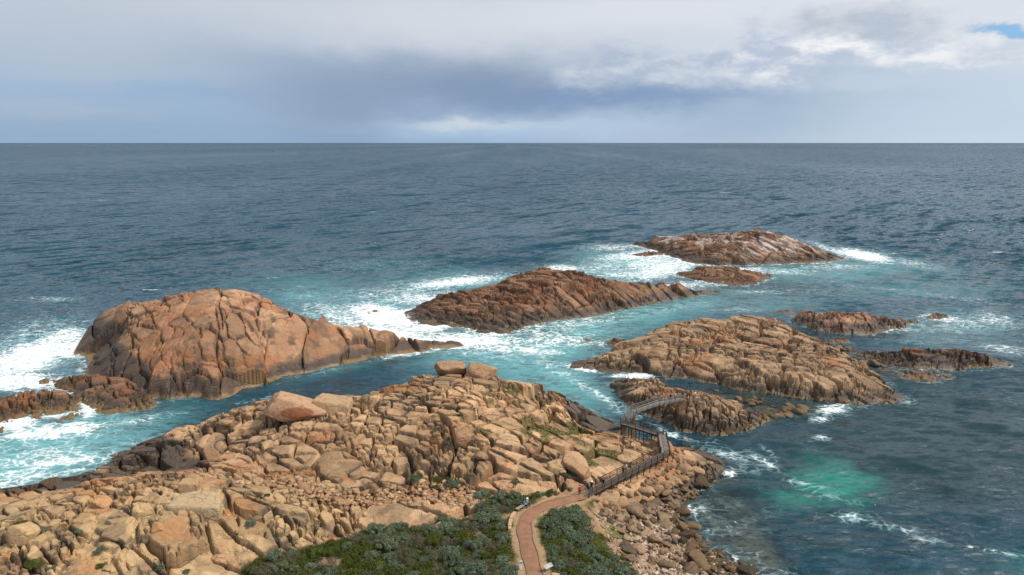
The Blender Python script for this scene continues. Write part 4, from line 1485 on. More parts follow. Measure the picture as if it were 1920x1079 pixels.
def pebbles(name, poly, n, smin, smax, cols, parent, seed):
    r = random.Random(seed)
    V1, F1 = ICO[1]
    VV, FF, CC = [], [], []
    base = 0
    xs = [q[0] for q in poly]
    ys = [q[1] for q in poly]
    c = 0
    while c < n:
        a, b = r.uniform(min(xs), max(xs)), r.uniform(min(ys), max(ys))
        if not inpoly(np.array([a]), np.array([b]), poly)[0]:
            continue
        p = hit(a, b)
        if p[2] < -0.4:
            c += 1
            continue
        s = r.uniform(smin, smax) ** 1.0
        M = np.array(Matrix.Rotation(r.uniform(0, 6), 3, 'Z')) @ np.diag([s * r.uniform(0.6, 1.1), s * r.uniform(0.5, 0.8), s * r.uniform(0.3, 0.6)])
        v = V1 * (1 + np.array([r.uniform(-0.25, 0.25) for _ in range(len(V1))]))[:, None]
        VV.append(v @ M.T + p + np.array([0, 0, s * 0.12]))
        FF.append(F1 + base)
        base += len(V1)
        t = np.array(r.choice(cols)) * r.uniform(0.75, 1.2)
        CC.append(np.tile(t, (len(V1), 1)))
        c += 1
    V = np.concatenate(VV)
    o = mobj(name, V, np.concatenate(FF), ROCK, parent, True, {'col': np.concatenate(CC), 'wet': np.zeros(len(V))})
    o['kind'] = 'stuff'


pebbles('pebbles', BEACH, 1100, 0.15, 0.5, [(0.36, 0.25, 0.17), (0.28, 0.19, 0.12), (0.46, 0.37, 0.30), (0.15, 0.10, 0.065)], headland, 5)
pebbles('rubble', GULLY, 700, 0.2, 0.75, [(0.36, 0.22, 0.12), (0.32, 0.18, 0.10), (0.40, 0.27, 0.16)], headland, 6)

# ------------------------------------------------------------------ path
PATHM = mat_plain('red_gravel', (0.235, 0.125, 0.078), 0.95, 0.1, 0.13, 0.8, 0.03)
KERB = mat_plain('concrete_edge', (0.22, 0.145, 0.095), 0.9, 0.2, 0.2, 6.0, 0.01)


def spline(P, n):
    P = np.array(P)
    t = np.linspace(0, len(P) - 1, n)
    out = []
    for x in t:
        i = min(int(x), len(P) - 2)
        f = x - i
        p0, p1, p2, p3 = P[max(i - 1, 0)], P[i], P[i + 1], P[min(i + 2, len(P) - 1)]
        out.append(0.5 * (2 * p1 + (p2 - p0) * f + (2 * p0 - 5 * p1 + 4 * p2 - p3) * f * f + (3 * p1 - p0 - 3 * p2 + p3) * f ** 3))
    return np.array(out)


PS = spline(PATH, 90)
tan_ = np.gradient(PS, axis=0)
side = np.stack([tan_[:, 1], -tan_[:, 0]], 1)
side /= np.linalg.norm(side, axis=1)[:, None]
HW = 0.9 + 0.08 * np.sin(np.arange(90) * 0.4)
V, F = [], []
for i in range(90):
    for k, f in enumerate((-1, -0.5, 0, 0.5, 1)):
        V.append((PS[i, 0] + side[i, 0] * HW[i] * f, PS[i, 1] + side[i, 1] * HW[i] * f, PS[i, 2] + 0.05 + 0.03 * (1 - f * f)))
for i in range(89):
    for k in range(4):
        F.append((i * 5 + k, i * 5 + k + 1, i * 5 + 6 + k, i * 5 + 5 + k))
path = mobj('path', V, F, PATHM, None, True)
tag(path, 'curving reddish gravel footpath leading to the boardwalk', None, None, 'structure')
for sgn in (-1, 1):
    mb = MB()
    for i in range(0, 78):
        a = PS[i].copy()
        b = PS[i + 1].copy()
        a[:2] += side[i] * (HW[i] + 0.1) * sgn
        b[:2] += side[i + 1] * (HW[i + 1] + 0.1) * sgn
        mb.box((a[0], a[1], a[2] + 0.06), (b[0], b[1], b[2] + 0.06), 0.06, 0.08)
    mb.build('kerb', KERB, path)

# ------------------------------------------------------------------ boardwalk and footbridge
TIMB = mat_plain('weathered_timber', (0.12, 0.095, 0.075), 0.85, 0.2, 0.3, 5.0, 0.01)
DARK = mat_plain('dark_timber', (0.03, 0.026, 0.022), 0.8, 0.25, 0.3, 6.0)
STEEL = mat_plain('galvanised_steel', (0.17, 0.165, 0.16), 0.5, 0.5, 0.15, 6.0)
GREYD = mat_plain('grey_decking', (0.19, 0.165, 0.14), 0.85, 0.2, 0.3, 5.0, 0.01)


def v3(p):
    return Vector((float(p[0]), float(p[1]), float(p[2])))


def deckway(root, segs, width, deckm, postm, railm, gap=0.2, rails=(1.1, 0.75, 0.4), legs=True, spacing=2.0, mesh=False):
    for a, b in segs:
        a, b = v3(a), v3(b)
        d = b - a
        L = d.length
        u = d.normalized()
        s = Vector((u.y, -u.x, 0)).normalized()
        n = int(L / gap)
        mb = MB()
        for i in range(n):
            c = a + u * ((i + 0.5) * L / n)
            mb.box(c - s * width / 2, c + s * width / 2, L / n * 0.46, 0.025)
        mb.build('decking', deckm, root)
        for sg in (-1, 1):
            m2 = MB().box(a + s * sg * (width / 2 - 0.15) + Vector((0, 0, -0.16)), b + s * sg * (width / 2 - 0.15) + Vector((0, 0, -0.16)), 0.06, 0.13)
            m2.build('beam', postm, root)
            off = s * sg * (width / 2 + 0.05)
            for r_i, h in enumerate(rails):
                m3 = MB().box(a + off + Vector((0, 0, h)), b + off + Vector((0, 0, h)), 0.05 if r_i == 0 else 0.025, 0.04 if r_i == 0 else 0.022)
                m3.build('handrail' if r_i == 0 else 'rail', railm, root)
            k = max(1, int(round(L / spacing)))
            for i in range(k + 1):
                p = a + u * (L * i / k) + off
                MB().box(p + Vector((0, 0, -0.3)), p + Vector((0, 0, rails[0] - 0.03)), 0.055, 0.055, (0, 1, 0)).build('post', postm, root)
                if mesh and i < k:
                    # close balusters
                    m4 = MB()
                    q = a + u * (L * (i + 1) / k) + off
                    nb = int(L / k / 0.3)
                    for j in range(1, nb):
                        w_ = p.lerp(q, j / nb)
                        m4.box(w_ + Vector((0, 0, 0.06)), w_ + Vector((0, 0, rails[0] - 0.05)), 0.012, 0.012, (0, 1, 0))
                    m4.build('baluster_panel', railm, root)
                if legs and 0 < i <= k:
                    pl = a + u * (L * i / k) + s * sg * (width / 2 - 0.2)
                    gz = ground(pl.x, pl.y)
                    if pl.z - 0.3 > gz - 0.2:
                        MB().box(Vector((pl.x, pl.y, max(gz, -3) - 0.4)), Vector((pl.x, pl.y, pl.z - 0.28)), 0.07, 0.07, (0, 1, 0)).build('pile', postm, root)


W0, W1, W2, W3 = [v3(p) for p in WALK]
bw = empty('boardwalk', W0)
bw.location = (0, 0, 0)
tag(bw, 'dark timber boardwalk with railings bending over the rocks to the footbridge', 'boardwalk')
up = Vector((0, 0, 0.06))
deckway(bw, [(W0 + up, W1 + up), ], 1.6, TIMB, DARK, DARK, mesh=True)
deckway(bw, [(W1 + up, W2 + up)], 1.6, GREYD, DARK, DARK)
deckway(bw, [(W2 + up, W3 + up)], 1.5, TIMB, DARK, DARK, mesh=True)
B0 = v3(unproj(1170, 793, 5.3))
B1 = v3(unproj(1188, 772, 6.4))
B2 = v3(unproj(1232, 757, 6.6))
B3 = v3(unproj(1280, 748, 6.2))
fb = empty('footbridge')
tag(fb, 'pale steel footbridge arching over the narrow channel to the small boulder island', 'footbridge')
deckway(fb, [(B0, B1), (B1, B2), (B2, B3)], 1.35, GREYD, STEEL, STEEL, legs=False, spacing=1.6)
PIER = mat_plain('stained_concrete', (0.28, 0.16, 0.09), 0.9, 0.2, 0.3, 2.0, 0.03)
MB().box(Vector((B1.x, B1.y, -2)), Vector((B1.x, B1.y, B1.z - 0.3)), 0.4, 0.35, (0, 1, 0)).build('pier', PIER, fb)
gz = ground(B3.x, B3.y)
MB().box(Vector((B3.x, B3.y, min(gz, B3.z) - 2.0)), Vector((B3.x, B3.y, B3.z - 0.3)), 0.8, 0.5, (0, 1, 0)).build('abutment', PIER, fb)
gz = ground(B0.x, B0.y)
MB().box(Vector((B0.x, B0.y, min(gz, B0.z) - 2.0)), Vector((B0.x, B0.y, B0.z - 0.3)), 0.5, 0.4, (0, 1, 0)).build('abutment', PIER, fb)

# ------------------------------------------------------------------ people
SKIN = mat_plain('skin', (0.42, 0.24, 0.17), 0.6, 0.3)


def cloth(name, c):
    return mat_plain(name, c, 0.9, 0.15, 0.12, 20.0)


def person(loc, yaw, label, top, legs_c, hair=(0.04, 0.025, 0.015), sit=False, hat=None, group='visitors on the boardwalk and rocks', stride=0.12, scale=1.0):
    root = empty('person', loc, yaw)
    root.scale = (scale,) * 3
    tag(root, label, 'person', group)
    J, E, R, M = [], [], [], []

    def j(x, y, z_, r, par=None, m=0):
        J.append((x, y, z_))
        R.append(r)
        M.append(m)
        if par is not None:
            E.append((par, len(J) - 1))
        return len(J) - 1
    h0 = 0.5 if sit else 0.93                      # pelvis height
    pel = j(0, 0, h0, (0.15, 0.11), None, 1)
    bel = j(0, 0.01, h0 + 0.2, (0.135, 0.10), pel, 0)
    che = j(0, 0.0, h0 + 0.42, (0.165, 0.11), bel, 0)
    nek = j(0, 0.01, h0 + 0.56, (0.055, 0.055), che, 2)
    hed = j(0, 0.03, h0 + 0.66, (0.082, 0.095), nek, 2)
    j(0, 0.03, h0 + 0.77, (0.07, 0.08), hed, 2)
    for s in (-1, 1):
        sh = j(s * 0.19, 0, h0 + 0.48, (0.062, 0.062), che, 0)
        elb = j(s * 0.25, 0.03 if not sit else 0.06, h0 + 0.2, (0.045, 0.045), sh, 0)
        wr = j(s * (0.24 if not sit else 0.14), 0.12 if not sit else 0.3, h0 - 0.02 if not sit else h0 + 0.14, (0.032, 0.032), elb, 2)
        j(s * (0.23 if not sit else 0.11), 0.15 if not sit else 0.37, h0 - 0.1 if not sit else h0 + 0.12, (0.04, 0.025), wr, 2)
        hip = j(s * 0.09, 0, h0 - 0.07, (0.095, 0.095), pel, 1)
        if sit:
            kn = j(s * 0.11, 0.44, h0 - 0.02, (0.065, 0.065), hip, 1)
            an = j(s * 0.11, 0.46, 0.09, (0.045, 0.045), kn, 1)
        else:
            kn = j(s * 0.10, s * stride * 0.6 + 0.03, 0.5, (0.065, 0.065), hip, 1)
            an = j(s * 0.10, s * stride, 0.09, (0.045, 0.045), kn, 1)
        ay = J[an][1]
        j(s * 0.11, ay + 0.15, 0.04, (0.045, 0.035), an, 3)
    me = bpy.data.meshes.new('body')
    me.from_pydata(J, E, [])
    o = bpy.data.objects.new('body', me)
    link(o, root)
    mod = o.modifiers.new('skin', 'SKIN')
    for v, r_ in zip(me.skin_vertices[0].data, R):
        v.radius = r_
    me.skin_vertices[0].data[0].use_root = True
    o.modifiers.new('sub', 'SUBSURF').levels = 1
    dg = bpy.context.evaluated_depsgraph_get()
    ev = o.evaluated_get(dg)
    nm = bpy.data.meshes.new_from_object(ev)
    o.modifiers.clear()
    o.data = nm
    nm.materials.clear()
    for mt in (cloth('top_cloth', top), cloth('leg_cloth', legs_c), SKIN, cloth('shoe', (0.05, 0.045, 0.04))):
        nm.materials.append(mt)
    JA = np.array(J)
    for pgn in nm.polygons:
        c = np.array(pgn.center)
        best, bd = 0, 9
        for a, b in E:
            A, B_ = JA[a], JA[b]
            t = np.clip(np.dot(c - A, B_ - A) / (np.dot(B_ - A, B_ - A) + 1e-9), 0, 1)
            dd = np.linalg.norm(c - A - t * (B_ - A))
            if dd < bd:
                bd, best = dd, (M[b] if t > 0.35 or M[a] == M[b] else M[a])
        pgn.material_index = best
        pgn.use_smooth = True
    # hair or hat
    V1, F1 = ICO[2]
    hv = V1 * np.array([0.105, 0.12, 0.1]) + np.array([0, 0.015, h0 + 0.745])
    keepf = [f for f in F1 if all(hv[i][2] > h0 + 0.70 or hv[i][1] < 0.01 for i in f)]
    mobj('hat' if hat else 'hair', hv, np.array(keepf), cloth('hat_cloth' if hat else 'hair', hat or hair), root, True)
    if hat:
        a = np.linspace(0, 2 * math.pi, 13)[:-1]
        bv = [(0.11 * math.cos(t), 0.015 + 0.12 * math.sin(t), h0 + 0.735) for t in a] + [(0.19 * math.cos(t), 0.03 + 0.2 * math.sin(t), h0 + 0.715) for t in a]
        bf = [(i, (i + 1) % 12, 12 + (i + 1) % 12, 12 + i) for i in range(12)]
        mobj('hat_brim', bv, bf, cloth('hat_cloth', hat), root, True)
    return root


def on_walk(A, B_, t, off=0.0, dz=0.09):
    p = A.lerp(B_, t)
    d = (B_ - A).normalized()
    s = Vector((d.y, -d.x, 0))
    p = p + s * off
    return (p.x, p.y, p.z + dz)


dwalk = W1 - W0
yw = math.atan2(dwalk.y, dwalk.x) - math.pi / 2
WHITE, NAVY, BLK = (0.75, 0.74, 0.72), (0.02, 0.03, 0.07), (0.02, 0.02, 0.022)
person(on_walk(W0, W1, 0.085, -0.2), yw, 'person in a white hat and dark clothes entering the boardwalk', BLK, NAVY, hat=WHITE)
person(on_walk(W0, W1, 0.18, 0.45), yw + 0.2, 'person all in black by the railing behind the white-hatted walker', BLK, BLK)
person(on_walk(W0, W1, 0.50, -0.35), yw + 2.6, 'person in a white top halfway along the boardwalk', WHITE, (0.1, 0.09, 0.08))
person(on_walk(W0, W1, 0.44, 0.0), yw, 'person in black just ahead of the white top on the boardwalk', BLK, BLK)
q = PS[-4]
person((q[0] - 0.6, q[1] + 0.3, ground(q[0] - 0.6, q[1] + 0.3) + 0.06), 0.6, 'person with red scarf and dark trousers where the path meets the boardwalk', (0.35, 0.05, 0.05), NAVY)
dbr = B3 - B2
yb = math.atan2(dbr.y, dbr.x) - math.pi / 2
person(on_walk(B2, B3, 0.5, 0.1, 0.03), yb, 'person in dark jacket walking near the end of the footbridge', BLK, NAVY)
person(on_walk(B2, B3, 0.72, -0.2, 0.03), yb, 'person in a white shirt on the footbridge', WHITE, (0.06, 0.05, 0.05))
person(on_walk(B2, B3, 0.98, 0.1, 0.03), yb + 0.4, 'person in black at the far end of the footbridge', BLK, BLK)
for (hx, hy, tp, lg, lab) in [(1288, 752, (0.10, 0.06, 0.05), BLK, 'person in brown standing on the rock past the footbridge'), (1293, 751, BLK, NAVY, 'person in navy trousers beside the one in brown past the footbridge'), (1303, 747, WHITE, (0.16, 0.17, 0.22), 'person in white top and grey trousers farthest out on the rocks')]:
    for zt in np.arange(9, 0, -0.05):
        p = unproj(hx, hy, zt)
        if ground(p[0], p[1]) >= zt:
            break
    person((p[0], p[1], ground(p[0], p[1])), rr.uniform(-1, 1), lab, tp, lg)

# ------------------------------------------------------------------ bench, low wall, signs beside the path
BENCHM = mat_plain('bench_slat', (0.22, 0.20, 0.18), 0.8, 0.2, 0.25, 8.0)


def left_of_path(k, off):
    return v3((PS[k, 0] + side[k, 0] * off, PS[k, 1] + side[k, 1] * off, PS[k, 2]))


kb = int(np.argmin(np.abs(PS[:, 0] - unproj(1000, 955, 8.0)[0]) + np.abs(PS[:, 1] - unproj(1000, 955, 8.0)[1])))
sgn = -1 if (side[kb, 0] * -1) < 0 else 1
pa, pb = left_of_path(kb - 7, sgn * 2.15), left_of_path(kb + 3, sgn * 2.15)
d = (pb - pa).normalized()
pb = pa + d * 3.0
bench = empty('bench')
tag(bench, 'grey slatted bench beside the bend of the path', 'bench')
sn = Vector((d.y, -d.x, 0))
for k in range(4):
    o_ = sn * (-0.21 + 0.14 * k) + Vector((0, 0, 0.46))
    MB().box(pa + o_, pb + o_, 0.06, 0.025).build('slat', BENCHM, bench)
for f in (0.12, 0.5, 0.88):
    c = pa.lerp(pb, f)
    MB().box(c + Vector((0, 0, -0.2)), c + Vector((0, 0, 0.43)), 0.09, 0.2, (sn.x, sn.y, 0)).build('leg', KERB, bench)
yaw_b = math.atan2(sn.y, sn.x) - math.pi / 2
if (PS[kb, 0] - pa.x) * sn.x + (PS[kb, 1] - pa.y) * sn.y < 0:
    yaw_b += math.pi
for f, lab, tp, lg, ht in [(0.66, 'person in a bright blue jacket sitting on the bench', (0.01, 0.16, 0.30), BLK, None), (0.92, 'person in grey with a white hat sitting at the end of the bench', (0.30, 0.28, 0.28), NAVY, WHITE)]:
    c = pa.lerp(pb, f)
    person((c.x, c.y, c.z), yaw_b, lab, tp, lg, sit=True, hat=ht)
wall = empty('stone_wall')
tag(wall, 'low curved wall of tan stone blocks beside the bench', 'wall')
for i in range(7):
    k = kb - 9 - 2 * i
    c0, c1 = left_of_path(k, sgn * 2.1), left_of_path(k - 2, sgn * 2.1)
    c1 = c0.lerp(c1, 0.93)
    MB().box(c0 + Vector((0, 0, 0.1)), c1 + Vector((0, 0, 0.1)), 0.22 + 0.03 * (i % 2), 0.34 + 0.04 * (i % 3)).build('stone_block', mat_plain('wall_stone', (0.40, 0.275, 0.165), 0.9, 0.2, 0.2, 4.0, 0.03) if i == 0 else bpy.data.materials['wall_stone'], wall)

ib = hit(1028, 1072)
ib = Vector((ib[0], ib[1], ground(ib[0], ib[1])))
board = empty('information_board', ib, rad(38))
board.scale = (0.62, 0.62, 0.8)
tag(board, 'slanted colourful information board at the lower edge beside the path', 'sign')
bp = mat_plain('board_frame', (0.10, 0.07, 0.05), 0.7, 0.3)
for x_ in (-0.75, 0.75):
    MB().box((x_, 0.15, -0.3), (x_, 0.15, 0.85), 0.06, 0.06, (0, 1, 0)).build('leg', bp, board)
mbp = MB().box((-1.0, 0, 0.95), (1.0, 0, 0.95), 0.42, 0.03, (0, -0.4, 0.9))
pn = mbp.build('panel', mat_plain('board_white', (0.30, 0.31, 0.28), 0.5, 0.4), board)
for (x0, x1, dy, hh, c, nm) in [(-0.92, -0.35, 0.1, 0.2, (0.10, 0.32, 0.34), 'sea'), (-0.92, -0.4, -0.2, 0.1, (0.35, 0.42, 0.12), 'plant'), (-0.25, 0.3, 0.05, 0.25, (0.55, 0.30, 0.10), 'rock'), (0.42, 0.9, 0.08, 0.18, (0.12, 0.20, 0.42), 'map')]:
    u_ = Vector((0, -0.4, 0.9)).normalized()
    s_ = Vector((1, 0, 0)).cross(u_)
    a_ = Vector((x0, 0, 0.95)) + s_ * -dy + u_ * 0.034
    b_ = Vector((x1, 0, 0.95)) + s_ * -dy + u_ * 0.034
    MB().box(a_, b_, hh * 0.8, 0.003, u_).build('picture_' + nm, mat_plain('print_' + nm, c, 0.5, 0.4, 0.4, 6.0), pn)
wb = hit(1045, 1079)
lw = empty('stone_wall')
tag(lw, 'short low stone kerb wall under the information board', 'wall')
for i in range(4):
    a_ = ib + Vector((0.4 + i * 0.95, -1.2 - 0.25 * i, 0))
    b_ = a_ + Vector((0.86, -0.22, 0))
    zz = ground((a_.x + b_.x) / 2, (a_.y + b_.y) / 2) + 0.12
    a_.z = b_.z = zz
    MB().box(a_, b_, 0.22, 0.3).build('stone_block', bpy.data.materials['wall_stone'], lw)
mp = hit(977, 1068)
mk = empty('marker_post', (mp[0], mp[1], ground(mp[0], mp[1])), rad(10))
tag(mk, 'small white trail marker post left of the path', 'sign')
MB().box((0, 0, -0.3), (0, 0, 1.15), 0.16, 0.04, (0, 1, 0)).build('post', mat_plain('marker_white', (0.62, 0.66, 0.6), 0.6, 0.3), mk)
MB().box((0, -0.046, 0.8), (0, -0.046, 1.05), 0.11, 0.004, (0, 1, 0)).build('plate', mat_plain('marker_green', (0.08, 0.25, 0.12), 0.6, 0.3), mk)


# ------------------------------------------------------------------ shrubs
LEAF = {'blue': mat_leaf('blue_green_leaves', (0.06, 0.09, 0.058), (0.24, 0.30, 0.205)),
        'grey': mat_leaf('grey_brown_twigs', (0.11, 0.095, 0.08), (0.24, 0.215, 0.19)),
        'green': mat_leaf('olive_leaves', (0.045, 0.062, 0.014), (0.12, 0.14, 0.035))}
STEM = mat_plain('shrub_stem', (0.10, 0.075, 0.055), 0.9, 0.1)


def shrub_mesh(seed, kind):
    r = np.random.default_rng(seed)
    lobes = []
    n = {'blue': 22, 'grey': 18, 'green': 26}[kind]
    flat_ = {'blue': 0.75, 'grey': 0.75, 'green': 0.45}[kind]
    for _ in range(n):
        a, rr_ = r.uniform(0, 6.28), math.sqrt(r.uniform(0, 1)) * 0.8
        h = flat_ * math.sqrt(max(0, 1 - rr_ ** 2)) * r.uniform(0.6, 1.0)
        lobes.append((rr_ * math.cos(a), rr_ * math.sin(a), h, r.uniform(0.2, 0.34)))
    per = {'blue': 95, 'grey': 75, 'green': 80}[kind]
    V, F, A = [], [], []
    for (lx, ly, lz, lr) in lobes:
        lv = r.uniform(0.0, 0.55)
        for _ in range(per):
            d = r.normal(0, 1, 3)
            d[2] = abs(d[2]) * 0.9 - 0.25
            d /= np.linalg.norm(d)
            c = np.array([lx, ly, lz]) + d * lr * r.uniform(0.75, 1.08)
            if c[2] < 0.02:
                continue
            nr = d + r.normal(0, 0.45, 3)
            nr /= np.linalg.norm(nr)
            t1 = np.cross(nr, r.normal(0, 1, 3))
            t1 /= np.linalg.norm(t1)
            t2 = np.cross(nr, t1)
            s = r.uniform(0.04, 0.085) if kind != 'grey' else r.uniform(0.03, 0.06)
            w_ = s * (0.6 if kind != 'grey' else 0.3)
            b = len(V)
            V += [c - t1 * s, c + t2 * w_, c + t1 * s, c - t2 * w_]
            F.append((b, b + 1, b + 2, b + 3))
            A += [min(1, lv + r.uniform(0, 0.45))] * 4
    return np_mesh('foliage', np.array(V), np.array(F), LEAF[kind], False, {'leafv': np.array(A)})


def stem_mesh(seed):
    r = random.Random(seed)
    mb = MB()
    for k in range(6):
        a = r.uniform(0, 6.28)
        mb.tube([(0, 0, -0.25), (0.18 * math.cos(a), 0.18 * math.sin(a), 0.12), (0.5 * math.cos(a), 0.5 * math.sin(a), 0.38)], [0.05, 0.035, 0.015], 5)
    return np_mesh('stem', np.array(mb.V), np.array(mb.F), STEM, True)


SHM = {k: [shrub_mesh(40 + i + 10 * j, k) for i in range(5)] for j, k in enumerate(('blue', 'grey', 'green'))}
STM = [stem_mesh(k) for k in range(3)]


SHRUBS = []


def shrub(x, y, r_, kind, where, flat_=1.0):
    root = empty('shrub', (x, y, ground(x, y) - 0.05), rr.uniform(0, 6.28))
    root.scale = (r_, r_ * rr.uniform(0.85, 1.1), r_ * rr.uniform(0.8, 1.05) * flat_)
    SHRUBS.append((root, kind, where, r_, proj(x, y, root.location.z)))
    link(bpy.data.objects.new('foliage', rr.choice(SHM[kind])), root)
    link(bpy.data.objects.new('stem', rr.choice(STM)), root)


def scatter(poly, n, mixk, rmin, rmax, where, seed, overlap=0.62):
    r = random.Random(seed)
    xs = [q[0] for q in poly]
    ys = [q[1] for q in poly]
    done, t = 0, 0
    while done < n and t < n * 60:
        t += 1
        a, b = r.uniform(min(xs), max(xs)), r.uniform(min(ys), max(ys))
        if not inpoly(np.array([a]), np.array([b]), poly)[0]:
            continue
        p = hit(a, b)
        s = r.uniform(rmin, rmax)
        if polydist(np.array([p[0]]), np.array([p[1]]), PATH)[0][0] < 1.9 + s * 0.9:
            continue
        if any(math.hypot(p[0] - q[0], p[1] - q[1]) < (s + q[2]) * overlap for q in SHR):
            continue
        k = r.choices(list(mixk), list(mixk.values()))[0]
        SHR.append((p[0], p[1], s))
        shrub(p[0], p[1], s, k, where)
        done += 1


SHR = [(pa.x + (pb.x - pa.x) * t, pa.y + (pb.y - pa.y) * t, 0.9) for t in (0, 0.5, 1)]
scatter([(1005, 1000), (1020, 965), (1045, 950), (1085, 955), (1110, 990), (1100, 1020), (1030, 1035)], 30, {'blue': 9, 'green': 1}, 1.0, 1.9, 'thicket inside the path bend', 1, 0.5)
scatter([(1020, 1040), (1110, 1020), (1150, 1045), (1195, 1090), (1010, 1100)], 40, {'blue': 6, 'grey': 3, 'green': 3}, 0.7, 1.6, 'scrub right of the path', 2)
scatter([(450, 1085), (460, 1062), (520, 1042), (600, 1030), (640, 1020), (700, 1000), (720, 1090)], 45, {'green': 6, 'blue': 3, 'grey': 2}, 0.8, 1.8, 'scrub below the near cliff', 3)
scatter([(650, 1015), (700, 990), (790, 990), (890, 970), (960, 975), (975, 1090), (700, 1090)], 95, {'blue': 6, 'grey': 3, 'green': 3}, 0.7, 1.8, 'scrub left of the path', 4)
scatter([(900, 965), (900, 935), (960, 930), (985, 945), (960, 965)], 14, {'blue': 7, 'grey': 2}, 0.7, 1.4, 'growth behind the bench', 5)
scatter([(1005, 945), (1010, 930), (1050, 922), (1085, 915), (1085, 926), (1040, 938)], 10, {'blue': 5, 'green': 2}, 0.6, 1.2, 'strip beside the boardwalk entrance', 6)
for (sx_, sy_, r_, k_) in [(780, 903, 1.6, 'blue'), (825, 903, 1.3, 'green'), (848, 912, 1.5, 'blue'), (818, 915, 0.8, 'green'), (838, 835, 0.8, 'blue'), (812, 812, 0.6, 'blue'), (770, 818, 0.5, 'blue'), (862, 783, 0.6, 'green'), (1070, 895, 1.2, 'blue'), (1095, 925, 1.2, 'blue'), (965, 905, 0.8, 'blue'), (1000, 930, 0.8, 'green'),
                           (40, 985, 1.0, 'green'), (75, 1000, 0.9, 'blue'), (150, 1000, 0.7, 'blue'), (188, 1036, 1.0, 'blue'), (65, 1060, 1.2, 'green'), (100, 1070, 0.8, 'blue'), (190, 1062, 0.7, 'green'), (300, 1068, 0.8, 'blue'), (350, 1075, 0.6, 'blue'), (470, 985, 0.9, 'blue'), (500, 930, 0.6, 'green'), (540, 905, 0.5, 'green')]:
    p = hit(sx_, sy_)
    if polydist(np.array([p[0]]), np.array([p[1]]), WALK)[0][0] < 1.2 + r_:
        continue
    SHR.append((p[0], p[1], r_))
    shrub(p[0], p[1], r_, k_, 'cracks of the near cliff' if sy_ > 900 and sx_ < 700 else 'cracks of the high granite', 0.8)

ORD = ['leftmost', 'second', 'third', 'fourth', 'fifth', 'sixth', 'seventh', 'eighth', 'ninth', 'tenth', 'eleventh', 'twelfth', 'thirteenth', 'fourteenth', 'fifteenth', 'sixteenth', 'seventeenth', 'eighteenth', 'nineteenth', 'twentieth']
LOOK = {'blue': 'blue-green domed', 'grey': 'dry grey twiggy', 'green': 'dark olive'}
for wh in sorted({q[2] for q in SHRUBS}):
    mem = [q for q in SHRUBS if q[2] == wh]
    ys_ = sorted(float(q[4][1]) for q in mem)
    lo_, hi_ = ys_[len(ys_) // 3], ys_[2 * len(ys_) // 3]
    buck = {}
    for q in mem:
        band = '' if len(mem) < 12 else ('upper ' if q[4][1] < lo_ else 'middle ' if q[4][1] < hi_ else 'lower ')
        size = 'large' if q[3] > 1.35 else 'medium' if q[3] > 0.95 else 'small'
        buck.setdefault((band, size, q[1]), []).append(q)
    for (band, size, kd), lst in buck.items():
        lst.sort(key=lambda q: float(q[4][0]))
        for k, q in enumerate(lst):
            if len(lst) == 1:
                lab = 'only %s %s shrub in the %s%s' % (size, LOOK[kd], band, wh)
            else:
                lab = '%s %s %s shrub%s in the %s%s' % (ORD[k], size, LOOK[kd], '' if k == 0 else ' from left', band, wh)
            tag(q[0], lab, 'shrub', 'shrubs in the ' + wh)

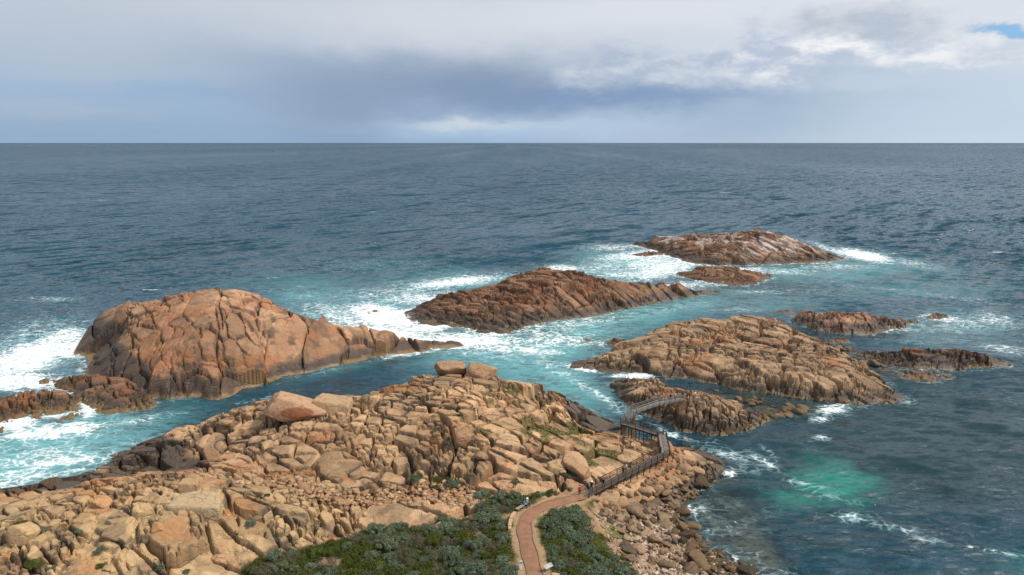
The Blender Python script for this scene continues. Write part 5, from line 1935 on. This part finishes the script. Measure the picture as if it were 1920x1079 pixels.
# ground cover: uncountable low leaves between the shrubs and in mossy joints
def cover(n, seed):
    r = np.random.default_rng(seed)
    g_ = LH['g']
    wgt = sst(HM['soil'], 0.4, 0.8) * (1 - sst(HM['pd'], 2.4, 1.9)) * sst(fbm(g_.X, g_.Y, 5, 905, 4), 0.66, 0.56)
    wgt = np.maximum(wgt, MOSSM * 0.45)
    wgt[LH['z'] < 1] = 0
    wgt[HM['pd'] < 2.0] = 0
    inv_ = (PYG < 1120) & (PXG > -20)
    wgt = wgt * inv_
    wd_, _ = polydist(g_.X, g_.Y, WALK)
    wgt[wd_ < 1.3] = 0
    pr = wgt.ravel() / wgt.sum()
    pick = r.choice(len(pr), n, p=pr)
    c = np.stack([g_.X.ravel()[pick] + r.uniform(-0.12, 0.12, n), g_.Y.ravel()[pick] + r.uniform(-0.12, 0.12, n), np.zeros(n)], 1)
    c[:, 2] = g_.sample(LH['z'], c[:, 0], c[:, 1]) + r.uniform(0.0, 0.22, n) * (0.4 + fbm(c[:, 0], c[:, 1], 1.5, 3, 2))
    nr = r.normal(0, 0.6, (n, 3)) + np.array([0, 0, 0.8])
    nr /= np.linalg.norm(nr, axis=1)[:, None]
    t1 = np.cross(nr, r.normal(0, 1, (n, 3)))
    t1 /= np.linalg.norm(t1, axis=1)[:, None]
    t2 = np.cross(nr, t1)
    s = r.uniform(0.07, 0.16, n)[:, None]
    V = np.stack([c - t1 * s, c + t2 * s * 0.5, c + t1 * s, c - t2 * s * 0.5], 1).reshape(-1, 3)
    F = np.arange(4 * n).reshape(n, 4)
    lv = np.repeat(np.clip(fbm(c[:, 0], c[:, 1], 2.0, 9, 3) * 1.4 - 0.3 + r.uniform(-0.2, 0.2, n), 0, 1), 4)
    o = mobj('ground_cover', V, F, mat_leaf('cover_leaves', (0.06, 0.075, 0.018), (0.19, 0.17, 0.06)), None, False, {'leafv': lv})
    tag(o, 'low green and straw-coloured ground cover between the shrubs', 'ground cover', None, 'stuff')


cover(60000, 4)

# ------------------------------------------------------------------ burst of spray behind the long island
def spray(px_, py_, n, w_, h_, seed, label, z0=9.0):
    r = np.random.default_rng(seed)
    p = unproj(px_, py_, z0)
    d = p[:2] / np.linalg.norm(p[:2])
    base = np.array([p[0] + d[0] * z0 * 0.6, p[1] + d[1] * z0 * 0.6, z0 * 0.33 - 0.4])
    V, F = [], []
    T = np.array([[1, 1, 1], [1, -1, -1], [-1, 1, -1], [-1, -1, 1]]) / 1.7
    for i in range(n):
        t = r.uniform(0, 1)
        c = base + np.array([r.normal(0, w_ * (0.4 + t)), r.normal(0, w_ * 0.6), (1 - (1 - t) ** 0.7) * h_ * r.uniform(0.4, 1.1)])
        s = r.uniform(0.06, 0.16) * (1.3 - t)
        b = len(V)
        V += list(c + T * s)
        F += [(b, b + 1, b + 2), (b, b + 3, b + 1), (b, b + 2, b + 3), (b + 1, b + 3, b + 2)]
    o = mobj('sea_spray', np.array(V), np.array(F), mat_plain('spray', (0.82, 0.85, 0.87), 0.8, 0.2), None, False)
    tag(o, label, 'spray', None, 'stuff')


for (a_, b_, n_, w_, h_, lab) in [(838, 548, 500, 3.0, 4.0, 'low spray at the left end of the long brown island'), (150, 648, 500, 2.5, 4.0, 'low spray at the seaward foot of the big domed island'), (1200, 470, 400, 3.5, 4.0, 'low spray at the left tip of the farthest island'), (765, 590, 400, 2.5, 3.0, 'low spray on the front corner of the long brown island')]:
    spray(a_, b_, n_, w_, h_, 9 + a_, lab, 1.5)
spray(1052, 506, 1500, 2.6, 10.5, 3, 'white burst of spray rising behind the long brown island')
